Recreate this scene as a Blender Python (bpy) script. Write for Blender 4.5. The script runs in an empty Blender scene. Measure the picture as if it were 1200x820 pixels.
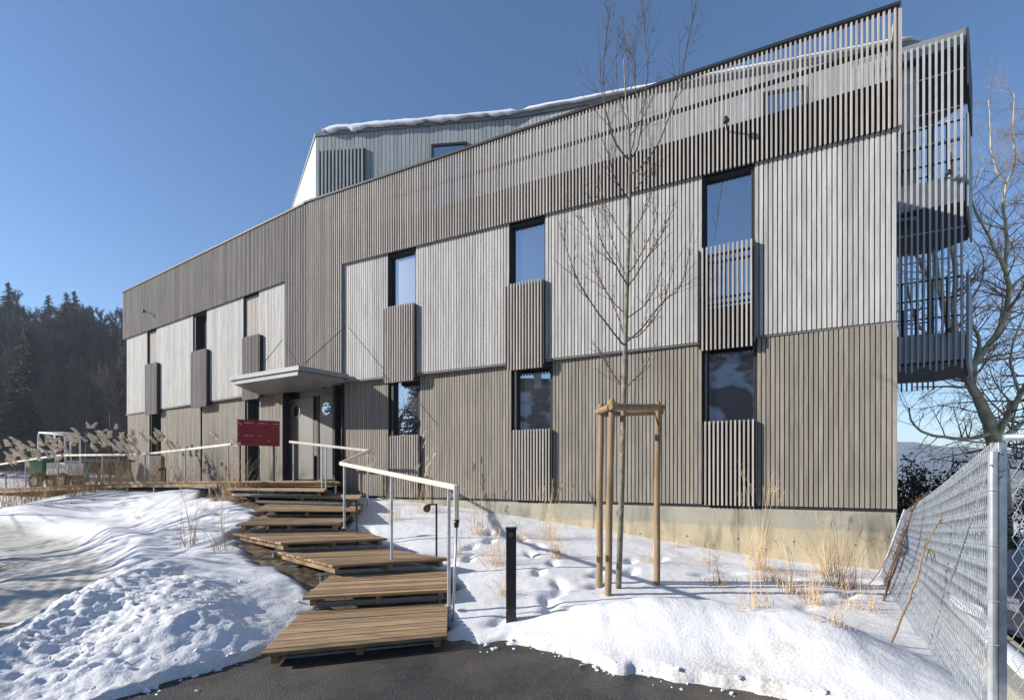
import bpy, math, random
import numpy as np
from mathutils import Vector, noise as mn
random.seed(7); np.random.seed(7)
PI=math.pi; R=math.radians
sc=bpy.context.scene; COL=sc.collection
EYE=1.6; F=567.0; HZ=556.0
# ------------------------------------------------------------------ helpers
def G(px,py,z):                      # ground point seen at photo position px,py at height z
    y=F*(EYE-z)/(py-HZ); return ((px-600)/F*y, y, z)
def D(px,py,y):                      # point at distance y
    return ((px-600)/F*y, y, EYE+(HZ-py)/F*y)
def V(*a): return Vector(a if len(a)>1 else a[0])

class MB:
    def __init__(s): s.v=[]; s.f=[]; s.r=[]
    def add(s,vs,fs,r=None):
        n=len(s.v); r=random.random() if r is None else r
        s.v.extend([tuple(p) for p in vs])
        for q in fs: s.f.append(tuple(i+n for i in q)); s.r.append(r)
    def obox(s,o,a,b,c,r=None):      # origin and three edge vectors
        o,a,b,c=Vector(o),Vector(a),Vector(b),Vector(c)
        vs=[o,o+a,o+a+b,o+b,o+c,o+a+c,o+a+b+c,o+b+c]
        fs=[(0,3,2,1),(4,5,6,7),(0,1,5,4),(1,2,6,5),(2,3,7,6),(3,0,4,7)]
        if a.cross(b).dot(c)<0: fs=[tuple(reversed(q)) for q in fs]
        s.add(vs,fs,r)
    def box(s,x0,x1,y0,y1,z0,z1,r=None): s.obox((x0,y0,z0),(x1-x0,0,0),(0,y1-y0,0),(0,0,z1-z0),r)
    def beam(s,p,q,w,h,r=None,up=(0,0,1)):
        p,q=Vector(p),Vector(q); d=(q-p).normalized(); up=Vector(up)
        sd=d.cross(up)
        if sd.length<1e-4: sd=d.cross(Vector((1,0,0)))
        sd.normalize(); u=sd.cross(d)
        s.obox(p-sd*w/2-u*h/2,q-p,sd*w,u*h,r)
    def prism(s,poly,z0,z1,r=None):  # poly list of (x,y); z may be function/list
        n=len(poly)
        a=sum(poly[i][0]*poly[(i+1)%n][1]-poly[(i+1)%n][0]*poly[i][1] for i in range(n))
        if a<0:
            poly=poly[::-1]
            if not np.isscalar(z1): z1=z1[::-1]
            if not np.isscalar(z0): z0=z0[::-1]
        z0=[z0]*n if np.isscalar(z0) else z0; z1=[z1]*n if np.isscalar(z1) else z1
        vs=[(p[0],p[1],z) for p,z in zip(poly,z0)]+[(p[0],p[1],z) for p,z in zip(poly,z1)]
        fs=[tuple(range(n))[::-1],tuple(range(n,2*n))]+[(i,(i+1)%n,n+(i+1)%n,n+i) for i in range(n)]
        s.add(vs,fs,r)
    def tube(s,pts,rad,n=6,r=None,cap=True):
        pts=[Vector(p) for p in pts]; m=len(pts)
        if np.isscalar(rad): rad=[rad]*m
        vs=[]; u=None
        for i,p in enumerate(pts):
            d=(pts[min(i+1,m-1)]-pts[max(i-1,0)])
            d=d.normalized() if d.length>1e-9 else Vector((0,0,1))
            if u is None:
                u=d.orthogonal().normalized()
            else:
                u=u-d*u.dot(d)
                u=u.normalized() if u.length>1e-6 else d.orthogonal().normalized()
            w=d.cross(u)
            for k in range(n):
                a=2*PI*k/n; vs.append(p+(u*math.cos(a)+w*math.sin(a))*rad[i])
        fs=[(i*n+k,i*n+(k+1)%n,(i+1)*n+(k+1)%n,(i+1)*n+k) for i in range(m-1) for k in range(n)]
        if cap: fs+= [tuple(range(n))[::-1],tuple(range((m-1)*n,m*n))]
        s.add(vs,fs,r)
    def disc(s,c,ax,rad,th,n=24,r=None,ell=None):
        c,ax=Vector(c),Vector(ax).normalized(); s.tube([c,c+ax*th],rad,n,r)
    def lathe(s,c,prof,n=16,r=None):
        vs=[];m=len(prof)
        for (rr,z) in prof:
            for k in range(n):
                a=2*PI*k/n; vs.append((c[0]+rr*math.cos(a),c[1]+rr*math.sin(a),c[2]+z))
        fs=[(i*n+k,i*n+(k+1)%n,(i+1)*n+(k+1)%n,(i+1)*n+k) for i in range(m-1) for k in range(n)]
        fs+=[tuple(range(n))[::-1],tuple(range((m-1)*n,m*n))]
        s.add(vs,fs,r)
    def build(s,name,mat,parent=None,smooth=False,bevel=0,world=True):
        me=bpy.data.meshes.new(name); org=Vector((0,0,0))
        if parent is not None and world:
            q=parent
            while q is not None: org+=Vector(q.location); q=q.parent
        me.from_pydata([(a[0]-org.x,a[1]-org.y,a[2]-org.z) for a in s.v],[],s.f)
        at=me.attributes.new('rnd','FLOAT','FACE'); at.data.foreach_set('value',s.r)
        if smooth: me.polygons.foreach_set('use_smooth',[True]*len(me.polygons))
        me.materials.append(mat); me.update()
        o=bpy.data.objects.new(name,me); COL.objects.link(o)
        if parent is not None: o.parent=parent
        if bevel:
            b=o.modifiers.new('bevel','BEVEL'); b.width=bevel; b.segments=2; b.limit_method='ANGLE'
        return o
def tag(o,label=None,cat=None,group=None,kind=None):
    if label: o['label']=label
    if cat: o['category']=cat
    if group: o['group']=group
    if kind: o['kind']=kind
    return o
def empty(name,loc,label,cat,group=None):
    o=bpy.data.objects.new(name,None); o.location=loc; o.empty_display_size=.2; COL.objects.link(o)
    return tag(o,label,cat,group)
def copy_tree(o,parent=None):
    c=o.copy(); COL.objects.link(c)
    if parent is not None: c.parent=parent
    for ch in list(o.children): copy_tree(ch,c)
    return c
# ------------------------------------------------------------------ materials
def mat(name,c1,c2=None,scale=5,rough=.6,bump=0,bscale=60,rnd=0,metal=0,stretch=(1,1,1),spec=.5,detail=5,lo=.35,hi=.65):
    m=bpy.data.materials.new(name); m.use_nodes=True; nt=m.node_tree; N=nt.nodes; L=nt.links
    b=N['Principled BSDF']; b.inputs['Roughness'].default_value=rough; b.inputs['Metallic'].default_value=metal
    b.inputs['Specular IOR Level'].default_value=spec
    tc=N.new('ShaderNodeTexCoord'); mp=N.new('ShaderNodeMapping'); mp.inputs['Scale'].default_value=stretch
    L.new(tc.outputs['Object'],mp.inputs[0])
    c2=c2 or tuple(x*.8 for x in c1)
    nz=N.new('ShaderNodeTexNoise'); nz.inputs['Scale'].default_value=scale; nz.inputs['Detail'].default_value=detail
    L.new(mp.outputs[0],nz.inputs['Vector'])
    rp=N.new('ShaderNodeMapRange'); rp.inputs[1].default_value=lo; rp.inputs[2].default_value=hi
    L.new(nz.outputs['Fac'],rp.inputs[0])
    mx=N.new('ShaderNodeMix'); mx.data_type='RGBA'; mx.inputs[6].default_value=(*c1,1); mx.inputs[7].default_value=(*c2,1)
    L.new(rp.outputs[0],mx.inputs[0]); out=mx.outputs[2]
    if rnd:
        at=N.new('ShaderNodeAttribute'); at.attribute_name='rnd'
        mr=N.new('ShaderNodeMapRange'); mr.inputs[3].default_value=1-rnd; mr.inputs[4].default_value=1+rnd
        L.new(at.outputs['Fac'],mr.inputs[0])
        ml=N.new('ShaderNodeMix'); ml.data_type='RGBA'; ml.blend_type='MULTIPLY'; ml.inputs[0].default_value=1
        L.new(out,ml.inputs[6]); L.new(mr.outputs[0],ml.inputs[7]); out=ml.outputs[2]
    L.new(out,b.inputs['Base Color'])
    if bump:
        n2=N.new('ShaderNodeTexNoise'); n2.inputs['Scale'].default_value=bscale; n2.inputs['Detail'].default_value=6
        L.new(mp.outputs[0],n2.inputs['Vector'])
        bp=N.new('ShaderNodeBump'); bp.inputs['Strength'].default_value=bump; bp.inputs['Distance'].default_value=.02
        L.new(n2.outputs['Fac'],bp.inputs['Height']); L.new(bp.outputs[0],b.inputs['Normal'])
    m['_out']=0
    return m
def basecol(m): # socket feeding base colour
    return m.node_tree.nodes['Principled BSDF'].inputs['Base Color'].links[0].from_socket
def knots(m,scale=3,th=.09,col=(.13,.11,.09),stretch=(1,1,.5)):
    nt=m.node_tree;N=nt.nodes;L=nt.links;b=N['Principled BSDF'];src=basecol(m)
    tc=N.new('ShaderNodeTexCoord'); mp=N.new('ShaderNodeMapping'); mp.inputs['Scale'].default_value=stretch
    L.new(tc.outputs['Object'],mp.inputs[0])
    vo=N.new('ShaderNodeTexVoronoi'); vo.inputs['Scale'].default_value=scale; L.new(mp.outputs[0],vo.inputs['Vector'])
    mr=N.new('ShaderNodeMapRange'); mr.inputs[1].default_value=th*.5; mr.inputs[2].default_value=th; mr.inputs[3].default_value=.6; mr.inputs[4].default_value=0
    L.new(vo.outputs['Distance'],mr.inputs[0])
    mx=N.new('ShaderNodeMix'); mx.data_type='RGBA'; L.new(mr.outputs[0],mx.inputs[0]); L.new(src,mx.inputs[6]); mx.inputs[7].default_value=(*col,1)
    L.new(mx.outputs[2],b.inputs['Base Color'])
    return m
wood_light=knots(mat('silver larch boards',(.455,.44,.42),(.345,.333,.315),scale=3,rough=.8,bump=.25,bscale=25,rnd=.14,stretch=(6,6,.5)),scale=6,th=.07,col=(.2,.17,.14))
wood_brown=knots(mat('brown grey boards',(.28,.25,.21),(.205,.183,.155),scale=3,rough=.85,bump=.25,bscale=25,rnd=.15,stretch=(6,6,.5)),scale=6,th=.08)
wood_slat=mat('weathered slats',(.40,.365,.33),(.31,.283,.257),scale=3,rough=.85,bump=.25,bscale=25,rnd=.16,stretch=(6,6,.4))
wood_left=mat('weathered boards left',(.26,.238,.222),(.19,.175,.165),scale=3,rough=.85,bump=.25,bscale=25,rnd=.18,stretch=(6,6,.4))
slab_m=mat('grey painted balcony slab',(.36,.37,.38),(.31,.32,.33),rough=.7)
wood_attic=mat('blue grey boards',(.34,.36,.37),(.27,.29,.30),scale=3,rough=.85,bump=.2,bscale=25,rnd=.10,stretch=(5,5,.4))
slat_pale=mat('pale grey slats',(.36,.37,.38),(.30,.31,.32),rough=.6,rnd=.08)
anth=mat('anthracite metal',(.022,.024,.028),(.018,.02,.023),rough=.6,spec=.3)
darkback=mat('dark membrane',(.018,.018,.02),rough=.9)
greymetal=mat('grey coated metal',(.20,.205,.205),(.17,.175,.175),rough=.45)
doorgrey=mat('grey door paint',(.15,.145,.13),(.13,.125,.115),rough=.5)
white_panel=mat('pale wall panel',(.42,.43,.44),(.38,.39,.40),rough=.7,bump=.1)
concrete=mat('concrete',(.46,.42,.34),(.33,.31,.26),scale=2.2,rough=.85,bump=.25,bscale=30,lo=.3,hi=.7)
galv=mat('galvanised steel',(.52,.55,.58),(.38,.41,.45),scale=14,rough=.38,metal=.6)
rustst=mat('dark bronze steel',(.05,.042,.036),(.035,.03,.027),rough=.5)
black=mat('black coated aluminium',(.014,.014,.016),(.02,.02,.022),rough=.35)
ashrail=mat('ash handrail',(.64,.585,.49),(.55,.49,.40),scale=4,rough=.45,stretch=(3,3,3),bump=.05)
def deckmat():
    m=mat('larch decking',(.40,.26,.135),(.235,.155,.09),scale=2.4,rough=.62,bump=.4,bscale=16,rnd=.38,stretch=(1.2,7,7))
    return knots(m,scale=5,th=.06,col=(.10,.06,.035),stretch=(1,1,1))
deck=deckmat()
joist=mat('larch joists',(.34,.22,.11),(.22,.15,.08),rough=.7,rnd=.2,bump=.2)
stake=knots(mat('round stake wood',(.30,.20,.11),(.20,.135,.08),scale=3,rough=.75,bump=.3,bscale=20,stretch=(5,5,.7)),scale=5,th=.1,col=(.12,.07,.04))
bark=mat('sapling bark',(.26,.235,.17),(.12,.11,.085),scale=14,rough=.85,bump=.5,bscale=50)
twig=mat('twig bark',(.10,.072,.052),(.06,.045,.036),scale=8,rough=.8)
twig2=mat('pale twig bark',(.34,.25,.17),(.20,.155,.11),scale=8,rough=.8)
bark2=mat('old tree bark',(.54,.46,.30),(.32,.27,.18),scale=6,rough=.9,bump=.7,bscale=30)
larch_twig=mat('reddish larch twigs',(.13,.085,.07),(.085,.06,.05),rough=.9)
rope=mat('coir rope',(.40,.31,.08),(.28,.21,.06),rough=.95,bump=.5)
straw=mat('dry grass',(.56,.42,.25),(.36,.24,.13),scale=3,rough=.85,rnd=.3)
straw2=mat('dry reddish grass',(.40,.25,.14),(.26,.16,.09),scale=3,rough=.85,rnd=.3)
plume=mat('pampas plume',(.86,.79,.66),(.72,.62,.47),scale=6,rough=.9,rnd=.2)
leafdark=mat('dark evergreen leaves',(.014,.021,.012),(.024,.034,.017),rough=.85,rnd=.4,spec=.15)
needle=mat('spruce needles',(.020,.032,.024),(.012,.02,.016),rough=.85,rnd=.4)
beech=mat('bare forest twigs',(.060,.050,.045),(.035,.03,.03),rough=.95,rnd=.4)
red=mat('red lacquer',(.27,.005,.006),(.24,.004,.005),rough=.5)
labelw=mat('white name label',(.75,.75,.75),rough=.5)
green=mat('green machine paint',(.02,.22,.11),(.015,.17,.085),rough=.5)
dkgreen=mat('dark green paint',(.012,.07,.04),rough=.6)
whitep=mat('white machine paint',(.70,.70,.68),(.6,.6,.58),rough=.45)
rubber=mat('black rubber',(.015,.015,.015),rough=.85)
carpaint=mat('dark blue car paint',(.012,.018,.040),rough=.25)
silver=mat('silver car roof',(.35,.37,.40),rough=.35,metal=.5)
yellow=mat('yellow tape',(.75,.62,.02),rough=.5)
vine=mat('dead vine',(.17,.085,.045),(.10,.06,.035),rough=.9)
plaster=mat('cream plaster',(.50,.46,.38),(.45,.41,.34),rough=.9,bump=.1)
roofsnow=mat('roof snow',(.72,.73,.75),(.68,.69,.72),rough=.7,bump=.3,bscale=9)
def glass(name,fac,tint=(.9,.95,1)):
    m=bpy.data.materials.new(name); m.use_nodes=True; N=m.node_tree.nodes; L=m.node_tree.links
    b=N['Principled BSDF']; b.inputs['Base Color'].default_value=(.010,.013,.018,1); b.inputs['Roughness'].default_value=.3
    g=N.new('ShaderNodeBsdfGlossy'); g.inputs['Roughness'].default_value=.0; g.inputs['Color'].default_value=(*tint,1)
    tc=N.new('ShaderNodeTexCoord'); nz=N.new('ShaderNodeTexNoise'); nz.inputs['Scale'].default_value=1.1; nz.inputs['Detail'].default_value=1
    bp=N.new('ShaderNodeBump'); bp.inputs['Strength'].default_value=.08; bp.inputs['Distance'].default_value=.02
    L.new(tc.outputs['Object'],nz.inputs['Vector']); L.new(nz.outputs['Fac'],bp.inputs['Height']); L.new(bp.outputs[0],g.inputs['Normal'])
    fr=N.new('ShaderNodeFresnel'); fr.inputs['IOR'].default_value=1.5
    ad=N.new('ShaderNodeMath'); ad.operation='ADD'; ad.use_clamp=True; ad.inputs[1].default_value=fac; L.new(fr.outputs[0],ad.inputs[0])
    mx=N.new('ShaderNodeMixShader'); L.new(ad.outputs[0],mx.inputs[0]); L.new(b.outputs[0],mx.inputs[1]); L.new(g.outputs[0],mx.inputs[2])
    L.new(mx.outputs[0],N['Material Output'].inputs['Surface'])
    return m
pane_m=glass('coated window glass',.42); darkglass=glass('dark car glass',.08)
# lower plinth shows a sandy pour under a greyer one
def plinthmat():
    m=concrete.copy(); m.name='two pour concrete'; nt=m.node_tree;N=nt.nodes;L=nt.links;b=N['Principled BSDF'];src=basecol(m)
    ge=N.new('ShaderNodeNewGeometry'); sp=N.new('ShaderNodeSeparateXYZ'); L.new(ge.outputs['Position'],sp.inputs[0])
    nz=N.new('ShaderNodeTexNoise'); nz.inputs['Scale'].default_value=1.3; L.new(ge.outputs['Position'],nz.inputs['Vector'])
    ma=N.new('ShaderNodeMath'); ma.operation='MULTIPLY_ADD'; ma.inputs[1].default_value=.10; L.new(nz.outputs['Fac'],ma.inputs[0]); L.new(sp.outputs['Z'],ma.inputs[2])
    mr=N.new('ShaderNodeMapRange'); mr.inputs[1].default_value=.72; mr.inputs[2].default_value=.78; L.new(ma.outputs[0],mr.inputs[0])
    mx=N.new('ShaderNodeMix'); mx.data_type='RGBA'; mx.blend_type='MULTIPLY'; mx.inputs[0].default_value=1; L.new(src,mx.inputs[6])
    m2=N.new('ShaderNodeMix'); m2.data_type='RGBA'; m2.inputs[6].default_value=(1.05,.97,.80,1); m2.inputs[7].default_value=(.80,.82,.80,1)
    L.new(mr.outputs[0],m2.inputs[0]); L.new(m2.outputs[2],mx.inputs[7]); src=mx.outputs[2]
    # streaks of damp
    mp=N.new('ShaderNodeMapping'); mp.inputs['Scale'].default_value=(2.2,2.2,.5); L.new(ge.outputs['Position'],mp.inputs[0])
    n3=N.new('ShaderNodeTexNoise'); n3.inputs['Scale'].default_value=2.0; n3.inputs['Detail'].default_value=7; L.new(mp.outputs[0],n3.inputs['Vector'])
    m3=N.new('ShaderNodeMapRange'); m3.inputs[1].default_value=.52; m3.inputs[2].default_value=.72; m3.inputs[3].default_value=1; m3.inputs[4].default_value=.5; L.new(n3.outputs['Fac'],m3.inputs[0])
    m4=N.new('ShaderNodeMix'); m4.data_type='RGBA'; m4.blend_type='MULTIPLY'; m4.inputs[0].default_value=1; L.new(src,m4.inputs[6]); L.new(m3.outputs[0],m4.inputs[7])
    vd=N.new('ShaderNodeVectorMath'); vd.operation='DOT_PRODUCT'; vd.inputs[1].default_value=(.9058/1.3,-.4237/1.3,0); L.new(ge.outputs['Position'],vd.inputs[0])
    fr=N.new('ShaderNodeMath'); fr.operation='PINGPONG'; fr.inputs[1].default_value=1; L.new(vd.outputs['Value'],fr.inputs[0])
    jm=N.new('ShaderNodeMapRange'); jm.inputs[1].default_value=.004; jm.inputs[2].default_value=.012; jm.inputs[3].default_value=.6; jm.inputs[4].default_value=1; L.new(fr.outputs[0],jm.inputs[0])
    sh=N.new('ShaderNodeCombineXYZ'); f2=N.new('ShaderNodeMath'); f2.operation='PINGPONG'; f2.inputs[1].default_value=.325; L.new(vd.outputs['Value'],f2.inputs[0])
    f3=N.new('ShaderNodeMath'); f3.operation='SUBTRACT'; f3.inputs[1].default_value=.48; L.new(sp.outputs['Z'],f3.inputs[0]); L.new(f2.outputs[0],sh.inputs[0]); L.new(f3.outputs[0],sh.inputs[1])
    ln=N.new('ShaderNodeVectorMath'); ln.operation='LENGTH'; L.new(sh.outputs[0],ln.inputs[0])
    hm=N.new('ShaderNodeMapRange'); hm.inputs[1].default_value=.013; hm.inputs[2].default_value=.018; hm.inputs[3].default_value=.25; hm.inputs[4].default_value=1; L.new(ln.outputs['Value'],hm.inputs[0])
    mm=N.new('ShaderNodeMath'); mm.operation='MULTIPLY'; L.new(jm.outputs[0],mm.inputs[0]); L.new(hm.outputs[0],mm.inputs[1])
    m5=N.new('ShaderNodeMix'); m5.data_type='RGBA'; m5.blend_type='MULTIPLY'; m5.inputs[0].default_value=1; L.new(m4.outputs[2],m5.inputs[6]); L.new(mm.outputs[0],m5.inputs[7])
    L.new(m5.outputs[2],b.inputs['Base Color'])
    return m
plinth_m=plinthmat()
# ------------------------------------------------------------------ noise (numpy gradient noise)
_perm=np.random.RandomState(3).permutation(256); _perm=np.concatenate([_perm,_perm])
_g=np.random.RandomState(4).uniform(0,2*PI,256)
def pn(x,y):
    xi=np.floor(x).astype(int); yi=np.floor(y).astype(int); xf=x-xi; yf=y-yi
    def gr(ix,iy,dx,dy):
        a=_g[_perm[(_perm[ix&255]+iy)&255]]; return np.cos(a)*dx+np.sin(a)*dy
    u=xf*xf*xf*(xf*(xf*6-15)+10); v=yf*yf*yf*(yf*(yf*6-15)+10)
    a=gr(xi,yi,xf,yf); b=gr(xi+1,yi,xf-1,yf); c=gr(xi,yi+1,xf,yf-1); d=gr(xi+1,yi+1,xf-1,yf-1)
    return (a*(1-u)+b*u)*(1-v)+(c*(1-u)+d*u)*v
def fbm(x,y,s,o=4):
    t=0;a=1;
    for i in range(o): t=t+a*pn(x*s+17.3*i,y*s-9.1*i); a*=.5; s*=2.03
    return t
def sstep(a,b,x): t=np.clip((x-a)/(b-a),0,1); return t*t*(3-2*t)
# ------------------------------------------------------------------ facade frames
FOLD=V(-5.22,13.03,0); dR=V(11.2,-5.53,0).normalized(); nR=V(dR.y,-dR.x,0)
dL=V(-10.07,6.19,0).normalized(); nL=V(-dL.y,dL.x,0)
LR=12.49; LL=11.82
def PR(u,off,z): p=FOLD+dR*u+nR*off; return V(p.x,p.y,z)
def PL(u,off,z): p=FOLD+dL*u+nL*off; return V(p.x,p.y,z)
def uof(side,px,off=0):
    k=(px-600)/F; d,n=(dR,nR) if side=='R' else (dL,nL); o=FOLD+n*off
    return (k*o.y-o.x)/(d.x-k*d.y)
Z0,Z1,Z2,Z3=1.07,3.98,6.97,8.80
def ovh(side,u):                         # how far the upper storey leans out over the lower one
    return .20*(1-u/LR)+.015 if side=='R' else .205-.16*u/LL
# ------------------------------------------------------------------ terrain
pts=[(5.98,7.5,.1),(4.7,8.1,.15),(3.4,8.7,.28),(1.83,9.44,.5),(1.04,9.8,.58),(-.26,10.4,.73),(-1.55,11.0,.86),(-2.96,11.7,.95),
(-5,12.6,1.1),(-8.7,15,1.12),(-15,19,1.1),(-25,22,.9),(-20,19.5,.92),(-19,17.5,.85),(-13.3,14.4,1.0),(-9.4,13.0,1.12),(-7,11.3,.92),
(-17,15.2,.5),(-14.8,13.4,.42),(-20,15,.45),(-8.4,9.9,.12),(-11,12,.30),(-9.5,11.6,.42),(-5.6,6.3,0),(-6.7,6.3,-.02),(-4,3.3,-.02),(-25,12,.4),(-15,6,0),(-12,9,.06),(-9,7,0),
(-5.7,8.1,.36),(-5.06,8.2,.50),(-3.5,6.9,.38),(-2.96,6.0,.24),(-4.4,9.2,.66),(-6.4,10.2,.7),(-3.6,5.4,.2),(-3,4.6,.05),(-2.4,4.6,0),
(-1.3,6,.05),(-1.6,5,-.03),(-2.6,7.8,.33),(-3.8,10,.66),(-5,12,1.0),(-4.6,10.8,.8),
(-.6,5.7,.14),(-1.2,7.9,.42),(-2.0,9.4,.68),(-.45,7.4,.33),(0,5.13,.03),(-.2,4.6,0),(1.3,6,.20),(.5,7.5,.35),(1,8.4,.42),(2.6,7.4,.26),
(1.2,4.4,.06),(4.5,6.3,.1),(3.3,4.4,.02),(5.3,7.1,.1),(0,2,-.03),(0,-4,-.03),(-8,-2,-.03),(3,1,-.05),(7,5,-.12),(8,8,-.2),(10,3,-.12),(12,12,-.4),(18,18,-1.2),(-30,30,.7),(-40,20,.5),(-30,0,.1),(0,-20,0),(20,-10,0),(0,20,.9),(-12,26,1.0)]
Pt=np.array(pts)
def _U(r2): return np.where(r2>1e-12,r2*np.log(np.maximum(r2,1e-12)),0)
n_=len(Pt); K=_U((Pt[:,None,0]-Pt[None,:,0])**2+(Pt[:,None,1]-Pt[None,:,1])**2)+np.eye(n_)*.4
Q=np.c_[np.ones(n_),Pt[:,:2]]; A=np.block([[K,Q],[Q.T,np.zeros((3,3))]])
W=np.linalg.solve(A,np.r_[Pt[:,2],0,0,0])
def far_z(x,y):
    z=.6*sstep(10,60,y)*sstep(20,-20,x)-3.5*sstep(10,60,x)
    hill=sstep(50,125,y+ .25*(-x-60))*sstep(-12,-50,x)*21
    return z+hill
def base_z(x,y):
    x=np.asarray(x,float); y=np.asarray(y,float); sh=x.shape; xf=x.ravel(); yf=y.ravel(); out=np.empty(xf.size)
    cx=np.clip(xf,-38,25); cy=np.clip(yf,-18,32)
    for i in range(0,xf.size,20000):
        a=cx[i:i+20000,None]; b=cy[i:i+20000,None]
        out[i:i+20000]=_U((a-Pt[None,:,0])**2+(b-Pt[None,:,1])**2)@W[:n_]+W[n_]+W[n_+1]*a[:,0]+W[n_+2]*b[:,0]
    out=np.clip(out,-1.6,1.35)
    r=np.maximum(np.abs(xf+6)/30,np.abs(yf-8)/24); w=sstep(.75,1.2,r)
    return (out*(1-w)+far_z(xf,yf)*w).reshape(sh)
# road edge Y=f(X)
rx=np.array([-9,-4.2,-3.4,-2.9,-2.68,-2.28,-1.9,-1.0,.2,.55,.84,1.31,1.76,2.2,2.8,3.2,4.0,9]); ry=np.array([-6,1.5,2.5,3.4,3.71,4.3,4.52,4.52,4.53,4.2,3.95,3.72,3.57,3.3,2.7,2.1,.5,-6])
STL=np.array([(-1.4,4.7),(-1.55,5.94),(-2.15,6.85),(-3.2,7.8),(-4.1,9.1),(-4.4,10.3),(-5.0,11.5),(-5.9,12.1),(-7.5,13.4)])
def dseg(x,y,P):
    d=np.full(x.shape,1e9)
    for (a,b),(c,e) in zip(P[:-1],P[1:]):
        vx,vy=c-a,e-b; t=np.clip(((x-a)*vx+(y-b)*vy)/(vx*vx+vy*vy),0,1)
        d=np.minimum(d,np.hypot(x-a-t*vx,y-b-t*vy))
    return d
DRV=np.array([(-6.2,-4),(-6.5,2),(-7.1,4.7),(-8.7,6.8),(-11.2,9.0),(-16,11.4),(-25,13.2),(-60,16)])
rs=np.random.RandomState(11)
prints=[]
def walk(p,q,n):
    p=np.array(p,float);q=np.array(q,float);d=(q-p)/np.linalg.norm(q-p);s=np.array([-d[1],d[0]])
    for i in range(n):
        c=p+(q-p)*i/(n-1)+s*(.11 if i%2 else -.11)+rs.normal(0,.04,2); prints.append((c[0],c[1],math.atan2(d[1],d[0])+rs.normal(0,.15)))
walk((-.25,4.75),(2.2,7.6),9); walk((.55,5.2),(.35,8.6),8); walk((-7.5,9.2),(-5.2,10.2),6); walk((-12,12.9),(-6,10.6),14); walk((-5.4,7.2),(-3.9,9.6),7); walk((-9.5,11.9),(-7.6,12.4),5)
walk((-1.0,6.6),(-.3,8.8),6); walk((2.6,6.8),(5.0,6.9),5); walk((3.4,5.6),(4.6,6.4),4)
for i in range(26):
    prints.append((rs.uniform(-8,-4.2),rs.uniform(7.6,10.8),rs.uniform(0,6)))
def blob(x,y,cx,cy,rx_,ry_,a=0):
    c,s=math.cos(a),math.sin(a); u=(x-cx)*c+(y-cy)*s; v=-(x-cx)*s+(y-cy)*c
    return np.exp(-(u/rx_)**2-(v/ry_)**2)
def snow_z(x,y,full=False):
    z=base_z(x,y)
    near=sstep(60,25,np.hypot(x,y))
    ddr=dseg(x,y,DRV); drive=sstep(2.6,2.1,ddr+.35*pn(x*.9,y*.9))*near
    # ploughed piles
    pileL=.27*blob(x,y,-3.75,5.0,.85,.95,.5)+.16*blob(x,y,-2.9,4.45,.6,.45)+.14*blob(x,y,-4.6,6.4,.45,.8,.3)+.10*blob(x,y,-3.3,3.7,.6,.5)
    pileR=.30*blob(x,y,1.75,4.62,1.0,.55,-.15)+.26*blob(x,y,2.65,4.05,.6,.65,-.6)+.12*blob(x,y,.75,4.75,.6,.4)+.10*blob(x,y,3.0,3.2,.5,.7)
    ridge=.16*np.exp(-((ddr-2.75)/.33)**2)*sstep(13,9,np.hypot(x+6,y-7))*sstep(2,4,y)
    piles=pileL+pileR+ridge
    z=z+piles
    lump=np.clip(piles*4,0,1)
    z=z+near*(1-drive)*(.035*fbm(x,y,.55,3)+(.012+.022*sstep(-3,-5,x))*fbm(x,y,2.3,3)+.004*fbm(x,y,11,2))
    chunk=1-np.abs(fbm(x,y,3.0,3))*1.9; chunk2=1-np.abs(fbm(x+5,y,7.5,3))*1.7
    frontL=sstep(-1.6,-2.6,x)*sstep(7.6,5.6,y)
    z=z+lump*(.03*fbm(x,y,1.6,3)+(.036*chunk+.020*chunk2-.03)*np.maximum(frontL,.22))+frontL*.06*fbm(x,y,.9,3)
    # rough crumbs in front of the left pile
    crumbs=blob(x,y,-4.3,4.1,1.3,1.3)
    z=z+crumbs*(.05*chunk2+.03*fbm(x,y,16,2)-.03)
    # ruts on the drive
    z=z+drive*(-.02+.009*np.sin(ddr*31+3*pn(x*.5,y*.5))*sstep(-.1,.35,pn(x*.7,y*.7))+.018*fbm(x,y,4,3)+.007*fbm(x,y,15,2)-.03*np.exp(-((ddr-.95)/.22)**2))
    for (cx,cy,a) in prints:
        if full is None: break
        m=(np.abs(x-cx)<.5)&(np.abs(y-cy)<.5)
        if m.any():
            z[m]-=.075*blob(x[m],y[m],cx,cy,.15,.065,a)**.8; z[m]+=.018*blob(x[m],y[m],cx+.12*math.cos(a),cy+.12*math.sin(a),.16,.13,a)
    # bare ground under the stairs
    ds=dseg(x,y,STL); wst=np.interp(y,[4.6,6,7,9,12],[.62,.80,.95,1.0,.95])
    gr=sstep(.14,-.14,ds-wst+.22*pn(x*1.7,y*1.7)+.1*pn(x*5,y*5))*sstep(4.7,5.2,y)*sstep(14,13,y)
    z=z-gr*(.10-.02*fbm(x,y,9,3))
    # road
    sd=np.interp(x,rx,ry)-y+.16*pn(x*1.9,y*1.9)+.10*pn(x*5.1,y*5.1)+.04*pn(x*14,y*14)
    road=sstep(-.10,.05,sd)
    z=z*(1-road)+(-.16)*road
    z=z-.035*sstep(-.45,-.05,sd)*(1-road)*0
    if full: return z,drive,gr,ddr,piles
    return z
def gz(x,y): return float(snow_z(np.array([[x]],float),np.array([[y]],float))[0,0])
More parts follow.
